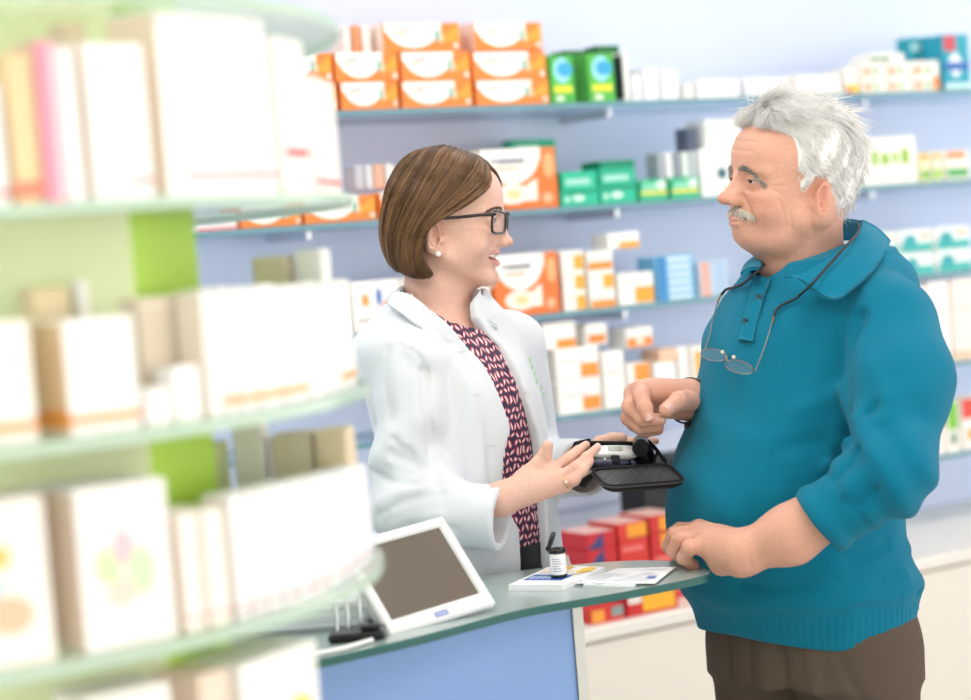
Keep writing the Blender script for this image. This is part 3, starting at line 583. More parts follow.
dbox(246, 326, 735, 652, 4, 'white carton with a yellow-green spot at the bottom edge', group=g4, base='fbf8f2', art=[('e', .5, .35, .95, .75, 'dcdc5c')], d=.08)
dbox(90, 180, 765, 690, 4, 'white carton under the flower picture carton at the bottom edge', group=g4, base='fbf6ee', d=.07)
# ------------------------------------------------------------------ smooth-union surfaces for bodies and cloth
f32 = np.float32
def A3(p): return np.array(tuple(p), f32)
def sph(P, c, r): return np.sqrt(((P - A3(c)) ** 2).sum(1)) - r
def ell(P, c, r, R=None):
    q = P - A3(c)
    if R is not None: q = q @ R.astype(f32)
    r = A3(r); k0 = np.sqrt(((q / r) ** 2).sum(1)) + 1e-6; k1 = np.sqrt(((q / (r * r)) ** 2).sum(1)) + 1e-6
    return k0 * (k0 - 1) / k1
def cap(P, a, b, ra, rb=None):
    rb = ra if rb is None else rb
    a = A3(a); b = A3(b); ba = b - a; q = P - a
    h = np.clip(q @ ba / max(float(ba @ ba), 1e-9), 0, 1)
    return np.sqrt(((q - h[:, None] * ba) ** 2).sum(1)) - (ra + (rb - ra) * h)
def chain(P, pts, rs, k=0.0):
    d = None
    for i in range(len(pts) - 1):
        c = cap(P, pts[i], pts[i + 1], rs[i], rs[i + 1])
        d = c if d is None else (smin(d, c, k) if k else np.minimum(d, c))
    return d
def smin(a, b, k):
    h = np.clip(.5 + .5 * (b - a) / k, 0, 1); return b + (a - b) * h - k * h * (1 - h)
def smax(a, b, k): return -smin(-a, -b, k)
def surf(fn, lo, hi, h, factor=4):
    """isosurface of fn on a grid of pitch h (surface nets, evaluated only near the surface)"""
    lo = np.array(lo, float); hi = np.array(hi, float)
    n = (np.ceil((hi - lo) / (h * factor)).astype(int) + 1)
    cx = [lo[i] + h * factor * (np.arange(n[i]) + .5) - h * .5 for i in range(3)]
    G = np.stack(np.meshgrid(*cx, indexing='ij'), -1).reshape(-1, 3).astype(f32)
    cv = fn(G).reshape(n)
    V = np.repeat(np.repeat(np.repeat(cv, factor, 0), factor, 1), factor, 2).astype(f32)
    near = np.abs(cv) < h * factor * 1.6
    idx = np.argwhere(np.repeat(np.repeat(np.repeat(near, factor, 0), factor, 1), factor, 2))
    for s in range(0, len(idx), 400000):
        I = idx[s:s + 400000]
        V[I[:, 0], I[:, 1], I[:, 2]] = fn((lo + I * h).astype(f32))
    sg = V < 0
    N = V.shape
    s000 = sg[:-1, :-1, :-1]
    cnt = np.zeros((N[0] - 1, N[1] - 1, N[2] - 1), np.int8)
    for a in (0, 1):
        for b in (0, 1):
            for c in (0, 1): cnt += sg[a:N[0] - 1 + a, b:N[1] - 1 + b, c:N[2] - 1 + c]
    act = (cnt > 0) & (cnt < 8)
    ai = np.argwhere(act); vid = -np.ones(act.shape, np.int32); vid[act] = np.arange(len(ai))
    acc = np.zeros((len(ai), 3)); num = np.zeros(len(ai))
    cor = [(a, b, c) for a in (0, 1) for b in (0, 1) for c in (0, 1)]
    for p in cor:
        for ax in range(3):
            if p[ax] == 0:
                q = list(p); q[ax] = 1
                va = V[ai[:, 0] + p[0], ai[:, 1] + p[1], ai[:, 2] + p[2]]; vb = V[ai[:, 0] + q[0], ai[:, 1] + q[1], ai[:, 2] + q[2]]
                m = (va < 0) != (vb < 0)
                t = np.where(m, va / np.where(m, va - vb, 1), 0)
                pos = np.tile(np.array(p, float), (len(ai), 1)); pos[:, ax] += t
                acc[m] += pos[m]; num[m] += 1
    vs = lo + (ai + acc / num[:, None]) * h
    faces = []
    for ax in range(3):
        o1, o2 = (ax + 1) % 3, (ax + 2) % 3
        sl0 = [slice(1, N[0] - 1), slice(1, N[1] - 1), slice(1, N[2] - 1)]; sl1 = list(sl0)
        sl0[ax] = slice(0, N[ax] - 1); sl1[ax] = slice(1, N[ax])
        a = sg[tuple(sl0)]; b = sg[tuple(sl1)]
        for flip, m in ((False, a & ~b), (True, ~a & b)):
            e = np.argwhere(m)
            e[:, o1] += 1; e[:, o2] += 1
            if not len(e): continue
            def g(d1, d2):
                q = e.copy(); q[:, o1] -= d1; q[:, o2] -= d2; return vid[q[:, 0], q[:, 1], q[:, 2]]
            quad = np.stack([g(1, 1), g(0, 1), g(0, 0), g(1, 0)], 1)
            if flip: quad = quad[:, ::-1]
            faces.append(quad)
    return vs, np.concatenate(faces)
def npmesh(name, parts, mats, parent=None, colfn=None, relax=0):
    """parts: list of (verts, quads[, material index])"""
    vs = []; fs = []; mi = []; o = 0
    for p in parts:
        v, q = p[0], p[1]
        vs.append(v); fs.append(q + o); mi.append(np.full(len(q), p[2] if len(p) > 2 else 0)); o += len(v)
    vs = np.concatenate(vs); fs = np.concatenate(fs); mi = np.concatenate(mi)
    me = bpy.data.meshes.new(name); me.vertices.add(len(vs)); me.vertices.foreach_set('co', vs.astype(f32).ravel())
    k = fs.shape[1]
    me.loops.add(len(fs) * k); me.loops.foreach_set('vertex_index', fs.astype(np.int32).ravel())
    me.polygons.add(len(fs)); me.polygons.foreach_set('loop_start', np.arange(0, len(fs) * k, k, dtype=np.int32))
    me.polygons.foreach_set('material_index', mi.astype(np.int32)); me.polygons.foreach_set('use_smooth', np.ones(len(fs), bool))
    for m in mats: me.materials.append(m)
    me.update(calc_edges=True); me.validate()
    if colfn is not None:
        c = colfn(vs).astype(f32); c = np.concatenate([c, np.ones((len(c), 1), f32)], 1)
        at_ = me.color_attributes.new('tint', 'FLOAT_COLOR', 'POINT'); at_.data.foreach_set('color', c.ravel())
    ob = bpy.data.objects.new(name, me); COL.objects.link(ob)
    if parent: ob.parent = parent
    return ob
def local(me_v, parent): return me_v
def strands(name, curves, r, m, parent=None, seg=3):
    """curves: list of (n,3) arrays -> thin tubes as one mesh; r tapers to the tip"""
    V = []; Q = []; o = 0
    for ci, c in enumerate(curves):
        n = len(c); t = np.gradient(c, axis=0); t /= np.linalg.norm(t, axis=1)[:, None] + 1e-9
        ref = np.array([.31, .2, .93]); u = np.cross(t, ref); u /= np.linalg.norm(u, axis=1)[:, None] + 1e-9; w = np.cross(t, u)
        s = np.linspace(0, 1, n); rr = r * (1 - .8 * s ** 3) * np.minimum(1, .35 + s * 6)
        ring = [c + (u * math.cos(2 * PI * k / seg) + w * math.sin(2 * PI * k / seg)) * rr[:, None] for k in range(seg)]
        V.append(np.stack(ring, 1).reshape(-1, 3))
        i = np.arange(n - 1)[:, None] * seg; k = np.arange(seg)[None]; k2 = (k + 1) % seg
        Q.append(np.stack([i + k, i + k2, i + seg + k2, i + seg + k], -1).reshape(-1, 4) + o); o += n * seg
    return np.concatenate(V), np.concatenate(Q)
def tintmat(name, rough, sss=0.0, noise=(60, .06), bump=None, spec=.4, sheen=0):
    m = mat(name, (.8, .8, .8), rough, spec=spec, sss=sss, bump=bump, sheen=sheen)
    nt = m.node_tree; b = nt.nodes['Principled BSDF']
    a = nt.nodes.new('ShaderNodeAttribute'); a.attribute_name = 'tint'
    n = nt.nodes.new('ShaderNodeTexNoise'); n.inputs['Scale'].default_value = noise[0]
    tc = nt.nodes.new('ShaderNodeTexCoord'); nt.links.new(tc.outputs['Object'], n.inputs['Vector'])
    r = nt.nodes.new('ShaderNodeMapRange'); r.inputs['From Min'].default_value = .3; r.inputs['From Max'].default_value = .7; r.inputs['To Min'].default_value = 1 - noise[1]; r.inputs['To Max'].default_value = 1 + noise[1]
    nt.links.new(n.outputs['Fac'], r.inputs['Value'])
    mx = nt.nodes.new('ShaderNodeVectorMath'); mx.operation = 'SCALE'
    nt.links.new(a.outputs['Color'], mx.inputs[0]); nt.links.new(r.outputs[0], mx.inputs['Scale']); nt.links.new(mx.outputs[0], b.inputs['Base Color'])
    return m
def frame(origin, fwd, up=(0, 0, 1)):
    """local x = fwd, y = left, z = up; returns 3x3 (columns) and origin"""
    x = Vector(fwd).normalized(); y = Vector(up).cross(x).normalized(); z = x.cross(y)
    R = np.array([[x[i], y[i], z[i]] for i in range(3)], float); return R, np.array(tuple(origin), float)
def g_(P, c, s):   # gaussian weight around c with radii s
    return np.exp(-(((P - np.array(c, f32)) / np.array(s, f32)) ** 2).sum(1))
# ------------------------------------------------------------------ heads (local cm: x forward, y left, z up, origin between the eyes at eye level on the head's axis)
def seg2(u, v, pts):
    d = None
    for (a, b), (c, e) in zip(pts[:-1], pts[1:]):
        bx, by = c - a, e - b; h = np.clip(((u - a) * bx + (v - b) * by) / (bx * bx + by * by), 0, 1)
        q = np.sqrt((u - a - h * bx) ** 2 + (v - b - h * by) ** 2); d = q if d is None else np.minimum(d, q)
    return d
def head_sdf(P, g):
    Y = np.abs(P[:, 1]); Q = P.copy(); Q[:, 1] = Y     # mirrored
    fat = g['fat']; mx = g['mx']; mz = g['mz']
    d = ell(P, (-.9, 0, g['skz']), (9.3, 7.5 + .2 * fat, 8.3))
    d = smin(d, ell(P, (2.6, 0, -1.6), (5.9, 6.3 + .35 * fat, 8.2)), 1.5)
    d = smin(d, ell(P, (g.get('fhx', 6.0), 0, 4.2), (2.6, 5.0, 3.6)), 2.2)           # forehead
    d = smin(d, cap(Q, (.8, 5.2 + .3 * fat, -5.6), (6.6, 1.6, g['chz'] + .8), 1.5 + .25 * fat, 1.35), 2.0)   # jaw
    d = smin(d, ell(P, (g['chx'] - 1.6, 0, g['chz'] + 1.1), (1.75, 2.0, 1.45)), 1.3)   # chin
    d = smin(d, ell(Q, (4.6, 3.9, -4.4), (2.4, 1.9 + .2 * fat, 2.6)), 1.6)              # cheek
    d = smin(d, ell(Q, (5.9, 4.1, -2.4), (1.7, 1.7, 1.3)), 1.2)              # cheekbone
    d = smin(d, ell(P, (mx - 2.15, 0, mz + .3), (2.0, 2.8, 2.3)), 1.2)                # muzzle
    d = smax(d, -ell(Q, (9.55, 3.1, .05), (1.9, 1.75, 1.25)), 1.1)             # eye sockets
    d = smin(d, cap(Q, (8.0, 1.0, g['brz']), (6.4, 4.6, g['brz'] - .2), .62 * g['brow'], .5 * g['brow']), 1.2)   # brow ridge
    # nose
    nx, nz = g['nx'], g['nz']; nr = g['nr']
    d = smin(d, cap(P, (8.3, 0, .6), (nx - 1.25 * nr - .25, 0, nz + .55), .58, .80 * nr), 1.1)
    d = smin(d, cap(Q, (7.9, .5, -.8), (nx - 2.2 * nr, .75 * nr, nz + .4), .6, .75 * nr), .8)
    d = smin(d, ell(P, (nx - 1.0 * nr, 0, nz), (1.0 * nr, .95 * nr, .85 * nr)), .6)
    d = smin(d, ell(Q, (nx - 2.1 * nr, 1.15 * nr, nz - .22), (1.05 * nr, .62 * nr, .72 * nr)), .7)
    d = smax(d, -ell(Q, (nx - 1.75 * nr, .62 * nr, nz - .95), (.55, .3, .35)), .25)
    # eyeballs and lids
    ec = (7.05, 3.1, 0.0)
    d = smin(d, sph(Q, ec, 1.27), .45)
    d = smax(d, -ell(Q, (8.35, 3.15, g['slz']), (.75, 1.22, g['slit'])), .12)
    d = smin(d, cap(Q, (8.0, 1.9, g['slz'] + g['slit'] + .12), (7.35, 4.25, g['slz'] + .22), .20), .22)   # upper lid roll
    d = smin(d, cap(Q, (8.02, 2.2, g['slz'] - g['slit'] - .12), (7.3, 4.1, g['slz'] - .12), .15), .3)
    # mouth
    mz = g['mz']; mx = g['mx']; mw = g['mw']; op = g['open']
    d = smin(d, chain(Q, [(mx + .02, 0, mz + .32 + op), (mx - .28, 1.0, mz + .30 + op * .9), (mx - 1.75, mw, mz + g['smile'])], [.42, .38, .18], .2), .45)
    d = smin(d, chain(Q, [(mx - .15, 0, mz - .36 - op), (mx - .5, 1.1, mz - .30 - op * .7), (mx - 1.75, mw - .1, mz + g['smile'])], [.52, .45, .18], .2), .45)
    if op > .1:
        d = smax(d, -ell(P, (mx + .1, 0, mz + g['smile'] * .2), (2.9, mw * .93, op * 1.25)), .12)
    d = smax(d, -chain(Q, [(mx + .55, 0, mz), (mx + .0, 1.3, mz + .04), (mx - 1.55, mw + .15, mz + g['smile'])], [.16, .16, .14]), .22)
    # smile folds
    front = np.clip((P[:, 0] - 2.5) / 2, 0, 1)
    for pts, w_, dp in [([(1.75, nz + .55), (mw + .25, mz + 1.7), (mw + .75, mz + .2)], .34, .30 * g['fold'])] + g['grooves']:
        d = d + front * dp * np.exp(-(seg2(Q[:, 1], Q[:, 2], pts) / w_) ** 2)
    for pts, w_, dp in g['xgrooves']:
        d = d + np.clip((Q[:, 1] - 4.0) / 1.2, 0, 1) * dp * np.exp(-(seg2(P[:, 0], P[:, 2], pts) / w_) ** 2)
    d = smin(d, ell(Q, (5.9, mw + 1.55, mz + 2.0), (1.3, 1.0, 1.4)), .9)
    # ear
    e = g['ear']; er = np.array([[math.cos(.42), -math.sin(.42), 0], [math.sin(.42), math.cos(.42), 0], [0, 0, 1.0]]); ey = g.get('eary', 7.35); ez = g.get('earz', 0)
    QE = Q - np.array((g.get('earx', 0), 0, ez), f32)
    out = ell(QE, (-1.3, ey, -1.4), (1.75 * e, .75, 2.9 * e), er)
    lobe = ell(QE, (-.7, ey - .15, -3.75 * e), (.85 * e, .55, .95 * e), er)
    out = smin(out, lobe, .5)
    rim = None
    out = smax(out, -ell(QE, (-1.0, ey + .58, -1.2), (1.22 * e, .78, 2.15 * e), er), .18)
    out = smin(out, chain(QE, [(-1.6, ey + .18, .3), (-1.75, ey + .28, -1.2), (-1.1, ey + .25, -2.6)], [.25, .3, .25]), .2)
    out = smin(out, ell(QE, (-1.75, ey + .12, -1.7), (.35, .35, 1.2), er), .35)
    out = smin(out, ell(QE, (.25, ey - .35, -1.75), (.35, .45, .6), er), .35)
    out = smax(out, -ell(QE, (-.55, ey + .2, -1.9), (.45, .9, .7), er), .25)
    d = smin(d, out, .45)
    # neck
    n = g['neck']
    d = smin(d, chain(P, [(-2.6 + g.get('nkx', 0), 0, -4.5), n[0], n[1]], [6.3 * n[2], 5.9 * n[2], 6.4 * n[2]], 2.5), 2.6 if fat < .5 else 3.4)
    if g.get('chest'): d = smin(d, ell(P, (-.5, 0, -20.5), (7.5, 11, 5.0)), 4.0)
    if g.get('jowl'):
        d = smin(d, ell(P, (2.6, 0, g['chz'] - .2), (4.4, 4.8, 2.2)), 1.8)
        d = smin(d, ell(Q, (2.6, 3.6, g['chz'] + .6), (2.6, 2.2, 2.2)), 1.6)
        d = smax(d, -chain(Q, [(6.6, .5, g['chz'] - .55), (4.5, 3.3, g['chz'] - .4), (2.6, 5.4, g['chz'] + .8)], [.2, .25, .12]), .5)
    return d
def skin_tint(L, g, base, red):
    """albedo from local head coordinates"""
    c = np.tile(np.array(base, float), (len(L), 1)); Q = L.copy(); Q[:, 1] = np.abs(Q[:, 1])
    r = .55 * g_(Q, (6.5, 4.4, -3.2), (2.5, 2.2, 2.2)) + .8 * g_(Q, (g['nx'] - .8, 0, g['nz']), (1.8, 1.5, 1.3)) + .7 * g_(Q, (-1.2, 7.8, -1.2), (2.2, 1.6, 3.2)) + .3 * g_(Q, (g['chx'], 0, g['chz'] + 1), (2, 2, 1.5)) + .3 * g_(Q, (7.4, 3.1, 0), (1.6, 1.9, 1.2))
    r = np.clip(r, 0, 1)[:, None] * red
    c = c * (1 - r) + np.array((base[0] * .98, base[1] * .68, base[2] * .60)) * r
    lip = g['lip']
    mx, mz, mw, op = g['mx'], g['mz'], g['mw'], g['open']
    t = np.clip(Q[:, 1] / mw, 0, 1)
    cz = mz + g['smile'] * t ** 2; hh = (.66 + op) * np.sqrt(np.clip(1 - t ** 2, 0, 1)) + .05
    ins = (np.abs(L[:, 2] - cz) < hh) & (Q[:, 1] < mw) & (L[:, 0] > mx - 2.2)
    c[ins] = c[ins] * (1 - lip[1]) + np.array(lip[0]) * lip[1]
    return c
def eye_parts(g, R, O, sc, iris):
    """eyeballs: white with iris and pupil as real discs of colour on the ball"""
    vs = []; out = []
    for s in (1, -1):
        c = np.array((7.05, 3.1 * s, 0)); n, m = 40, 24; V = []
        look = np.array(g['look'], float); look /= np.linalg.norm(look)
        a = np.cross(look, (0, 0, 1)); a /= np.linalg.norm(a); b = np.cross(a, look)
        for i in range(m + 1):
            th = PI * i / m
            for k in range(n):
                ph = 2 * PI * k / n
                V.append(c + 1.14 * (look * math.cos(th) + (a * math.cos(ph) + b * math.sin(ph)) * math.sin(th)))
        F_ = [(i * n + k, (i + 1) * n + k, (i + 1) * n + (k + 1) % n, i * n + (k + 1) % n) for i in range(m) for k in range(n)]
        mi = [2 if i < 2 else (1 if i < 4 else 0) for i in range(m) for k in range(n)]
        V = (np.array(V) * sc / 100) @ R.T + O
        out.append((V, np.array(F_), mi))
    return out
def build_eyes(parent, g, R, O, sc, iris):
    wm = mat('eye_white', (.62, .58, .56), .2); im = mat('iris_' + iris, P3(iris), .15); pm = mat('pupil', (.01, .01, .01), .1)
    for V, F_, mi in eye_parts(g, R, O, sc, iris):
        o = npmesh('eye', [(V, F_)], [wm, im, pm], parent); o.data.polygons.foreach_set('material_index', mi)
skinm = tintmat('skin', .48, sss=.12, noise=(220, .05), bump=(700, .12, .0006), spec=.35)
# ---- woman
GW = dict(fhx=5.4, nkx=.7, brd=.5, fat=0.0, skz=2.9, chx=6.6, chz=-10.2, brz=1.7, brow=.75, nx=10.6, nz=-3.4, nr=.86, slit=.36, slz=-.02, mz=-6.1, mx=8.1, mw=3.4, open=.50, smile=.9, fold=.35,
          ear=.92, eary=7.1, earz=-1.3, neck=[(-1.9, 0, -11), (-2.6, 0, -17), .86], chest=1, lip=((.74, .30, .28), .65), look=(1, .12, .02),
          grooves=[([(2.2, -1.25), (4.0, -1.1)], .16, .08)], xgrooves=[([(5.9, -.1), (4.6, .5)], .12, .07), ([(5.9, -.5), (4.4, -.6)], .12, .07)])
aw = math.radians(12); wf = Vector((math.cos(aw), -math.sin(aw), -.09))
RW, _ = frame((0, 0, 0), wf, (0, 0, 1))
scW = 1.0
OW = np.array(tuple(at(493.5, 221, 3.17))) - RW @ np.array((7.9, -3.1, 0)) * scW / 100
# ---- man
GM = dict(brd=2.2, fat=1.0, skz=3.2, chx=7.7, chz=-8.9, brz=1.75, brow=1.15, nx=11.7, nz=-2.9, nr=1.10, slit=.24, slz=-.10, mz=-6.3, mx=9.0, mw=2.8, open=.02, smile=.7, fold=.7,
          ear=1.05, eary=7.6, earz=-1.2, earx=-1.0, neck=[(-2.8, 0, -11), (-4.6, 0, -18), 1.03], lip=((.66, .30, .28), .5), look=(1, .05, -.05), jowl=True,
          grooves=[([(2.0, -1.35), (3.4, -1.75), (4.4, -1.3)], .2, .14), ([(0, 4.6), (3.4, 4.4)], .2, .09), ([(0, 6.0), (3.6, 5.8)], .2, .09), ([(.5, 1.4), (.65, 2.6)], .15, .12), ([(3.3, -3.2), (5.2, -5.4)], .3, .1)],
          xgrooves=[([(5.9, 0), (3.8, 1.0)], .16, .07), ([(5.9, -.5), (3.7, -.5)], .16, .07), ([(5.7, -1.0), (3.9, -2.0)], .16, .07), ([(4.6, -2.6), (3.2, -6.5)], .3, .12), ([(2.9, -4.5), (2.2, -8)], .25, .10)])
am = math.radians(19); mf = Vector((-math.cos(am), -math.sin(am), .10))
RM, _ = frame((0, 0, 0), mf, Vector((0, 0, 1)) + Vector((.33, -.94, 0)) * .10)
scM = 1.03
OM = np.array(tuple(at(751, 181, 3.04))) - RM @ np.array((7.9, 3.1, 0)) * scM / 100
def head_mesh(G, R, O, sc, h=.16, lo=(-11, -11.5, -23), hi=(13.5, 11.5, 12.5)):
    v, q = surf(lambda P: head_sdf(P, G), lo, hi, h)
    return v, q, (v * sc / 100) @ R.T + O
skinW = (.79, .49, .39); skinM = (.73, .39, .285)
person_w = tag(empty('person', (at(455, 500, 3.2).x, 3.2, 0)), 'woman with glasses in a white coat over a purple patterned blouse, gesturing behind the counter', 'person')
person_m = tag(empty('person', (at(806, 500, 3.1).x, 3.1, 0)), 'older white-haired man with a moustache in a teal sweater, one hand on the counter', 'person')
def unloc(v, p): return v - np.array(tuple(p.location))
# ------------------------------------------------------------------ hair
rng = np.random.default_rng(11)
def catmull(P, n):
    P = np.asarray(P, float); P = np.concatenate([[2 * P[0] - P[1]], P, [2 * P[-1] - P[-2]]])
    m = len(P) - 3; t = np.linspace(0, m, n); i = np.minimum(t.astype(int), m - 1); f = (t - i)[:, None] if P.ndim == 2 else (t - i)[:, None, None]
    a, b, c, d = P[i], P[i + 1], P[i + 2], P[i + 3]
    return .5 * (2 * b + (c - a) * f + (2 * a - 5 * b + 4 * c - d) * f * f + (-a + 3 * b - 3 * c + d) * f ** 3)
HG = [[(5.2, -1.0, 9.9), (7.0, 2.0, 8.1), (7.4, 4.9, 5.6), (4.9, 7.0, 3.2), (1.8, 7.8, 1.2), (-1.0, 8.3, -.4), (-2.7, 8.6, -2.8), (-3.0, 8.2, -5.8), (-1.2, 7.5, -8.6)],
      [(3.8, -1.0, 10.7), (5.1, 3.0, 9.9), (4.8, 6.2, 7.4), (2.2, 8.0, 4.2), (-.8, 8.8, 1.2), (-3.0, 9.1, -2.0), (-3.9, 8.9, -5.0), (-3.3, 8.4, -7.4), (-2.2, 7.8, -8.9)],
      [(1.6, -1, 11.6), (1.9, 3.4, 10.9), (1.4, 6.9, 8.4), (-.6, 8.7, 4.8), (-2.8, 9.3, 1.0), (-4.6, 9.2, -2.6), (-5.2, 8.7, -5.4), (-5.0, 8.0, -7.6), (-4.2, 7.3, -8.9)],
      [(-1, -1, 12.3), (-1.4, 3.4, 11.6), (-2.2, 6.8, 8.8), (-4.0, 8.2, 5.0), (-6.0, 8.4, 1.0), (-7.2, 8.0, -2.6), (-7.4, 7.2, -5.4), (-7.0, 6.4, -7.4), (-6.2, 5.7, -8.3)],
      [(-3.5, -1, 12.0), (-4.8, 3.0, 11.1), (-6.4, 5.2, 8.6), (-8.4, 6.1, 5.0), (-9.7, 5.9, 1.0), (-10.1, 5.3, -2.6), (-9.7, 4.7, -5.2), (-8.9, 4.2, -6.9), (-8.1, 3.6, -7.7)],
      [(-4.5, -.8, 11.7), (-6.8, .5, 10.8), (-9.0, .7, 8.6), (-10.8, .5, 5.0), (-11.5, .2, 1.0), (-11.4, 0, -2.4), (-10.7, 0, -4.8), (-9.8, 0, -6.4), (-9.0, 0, -7.2)]]
HG = np.array(HG, float)
def hair_grid(nu, ns):
    A = catmull(HG, nu)                       # (nu, 9, 3)
    return catmull(np.swapaxes(A, 0, 1), ns)  # (ns, nu, 3)
def tint_of(o, cols):
    c = np.concatenate([cols, np.ones((len(cols), 1))], 1).astype(f32)
    a_ = o.data.color_attributes.new('tint', 'FLOAT_COLOR', 'POINT'); a_.data.foreach_set('color', c.ravel())
hairm = tintmat('hair_strand', .38, noise=(400, .10), spec=.55)
whitehair = tintmat('white_hair_strand', .6, noise=(400, .04), spec=.3, sheen=.3)
def smooth_noise(n, k, amp, r):
    a = r.normal(size=(k + 3, n)); return catmull(a.T[..., None].swapaxes(0, 1), 0) if False else a
def woman_hair(parent):
    GD = hair_grid(121, 49)                    # (49, 121, 3)
    ctr = np.array((-1.0, 0, 1.0)); parts = []; cols = []
    base = np.array((.105, .050, .024))
    for side in (-1, 1):
        G = GD.copy(); G[..., 1] *= side
        if side == 1: G[0, :, 1] = -.9 * 1; G[..., 1] = np.where(GD[..., 1] < 0, 1.0 * -1 * -1, G[..., 1]); 
        # part line: both sides start at y = +1 (her far side)
        if side == -1: pass
        # inner solid cap
        n = G - ctr; n[..., 2] *= .6; n /= np.linalg.norm(n, axis=-1, keepdims=True)
        # lumpy locks
        u = np.linspace(0, 1, 121)[None, :]; s = np.linspace(0, 1, 49)[:, None]
        lock = .22 * np.sin(u * 46 + 2.2 * np.sin(s * 3 + u * 9)) * s * (1 - .3 * s) + .13 * np.sin(u * 95 + 3 * s)
        S_ = G + n * (lock[..., None] - .22)
        In = G - n * .9
        ns, nu = S_.shape[:2]
        v = np.concatenate([S_.reshape(-1, 3), In.reshape(-1, 3)]); N_ = ns * nu
        i, j = np.meshgrid(np.arange(ns - 1), np.arange(nu - 1), indexing='ij'); a = (i * nu + j).ravel()
        q = np.stack([a, a + 1, a + nu + 1, a + nu], 1)
        if side == 1: q = q[:, ::-1]
        q2 = q[:, ::-1] + N_
        b1 = np.arange(nu - 1) + (ns - 1) * nu; rim = np.stack([b1, b1 + 1, b1 + 1 + N_, b1 + N_], 1)
        b2 = np.arange(ns - 1) * nu; rim2 = np.stack([b2, b2 + nu, b2 + nu + N_, b2 + N_], 1)
        if side == -1: rim2 = rim2[:, ::-1]; 
        else: rim = rim[:, ::-1]
        parts.append((v, np.concatenate([q, q2, rim, rim2]))); cols.append(np.tile(base * .8, (len(v), 1)))
        # strands
        cnt = 3400 if side == -1 else 1500; cur = []; tc = []
        for k in range(cnt):
            uu = rng.random() ** 1.1 * 119.9; j0 = int(uu); f = uu - j0
            c = G[:, j0] * (1 - f) + G[:, j0 + 1] * f; nn = n[:, j0]; lk = lock[:, j0]
            s0 = 0 if rng.random() < .72 else rng.integers(0, 22); s1 = 49 - (rng.integers(0, 9) if rng.random() < .5 else 0)
            t = np.linspace(0, 1, 49)
            lay = rng.uniform(-.18, .12); w1, w2 = rng.normal(0, .16, 2); ph = rng.uniform(0, 6.3)
            du = (w1 * np.sin(t * 5 + ph) + w2 * t * 1.2)
            tang = np.gradient(c, axis=0); tang /= np.linalg.norm(tang, axis=1)[:, None] + 1e-9
            lat = np.cross(tang, nn)
            c = c + nn * (lk + lay + (.12 * rng.random() * t ** 3))[:, None] + lat * (du * (t > 0) * np.minimum(1, t * 4))[:, None]
            if rng.random() < .03: c = c + nn * (rng.uniform(.1, .45) * t ** 2)[:, None]
            c = c[s0:s1:2]
            if len(c) < 5: continue
            cur.append(c)
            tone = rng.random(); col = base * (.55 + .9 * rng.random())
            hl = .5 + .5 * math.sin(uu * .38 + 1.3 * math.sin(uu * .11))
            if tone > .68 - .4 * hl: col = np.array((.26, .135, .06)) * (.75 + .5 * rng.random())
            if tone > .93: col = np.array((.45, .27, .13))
            tc.append(np.tile(col, (len(c) * 3, 1)))
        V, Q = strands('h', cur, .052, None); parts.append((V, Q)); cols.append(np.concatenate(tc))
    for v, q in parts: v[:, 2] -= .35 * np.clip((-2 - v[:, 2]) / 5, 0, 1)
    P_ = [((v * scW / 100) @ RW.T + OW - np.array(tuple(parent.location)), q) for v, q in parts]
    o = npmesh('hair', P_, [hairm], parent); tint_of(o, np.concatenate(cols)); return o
def zmin_man(x):
    return np.interp(x, [-12, -9, -6.5, -4.2, -3.2, -2.4, -.6, .35, .8, 1.7, 2.3, 2.7, 3.3, 5, 7, 9], [-6.0, -5.9, -5.2, -4.2, -2.4, 1.0, 1.35, -.6, -1.2, -.9, 1.5, 6.2, 7.4, 8.0, 8.7, 9.0])
def man_cap_sdf(P):
    Q = P.copy(); Q[:, 1] = np.abs(Q[:, 1])
    d = ell(P, (-1.8, 0, 3.6), (10.2, 8.05, 9.2))
    d = smin(d, ell(P, (2.4, -.6, 9.6), (3.9, 5.0, 2.6)), 2.0)
    d = smin(d, ell(P, (-2.6, 0, -1.5), (7.6, 6.9, 5.0)), 2.0)
    d += .20 * np.sin(P[:, 0] * 1.7 + 2 * np.sin(P[:, 1] * 1.1)) * np.sin(P[:, 1] * 2.1 + P[:, 2] * 1.3) + .08 * np.sin(P[:, 0] * 4 + P[:, 2] * 2) * np.sin(P[:, 1] * 3.7)
    zm = zmin_man(P[:, 0]).astype(f32)
    return smax(d, (zm - P[:, 2]) * .75, .7)
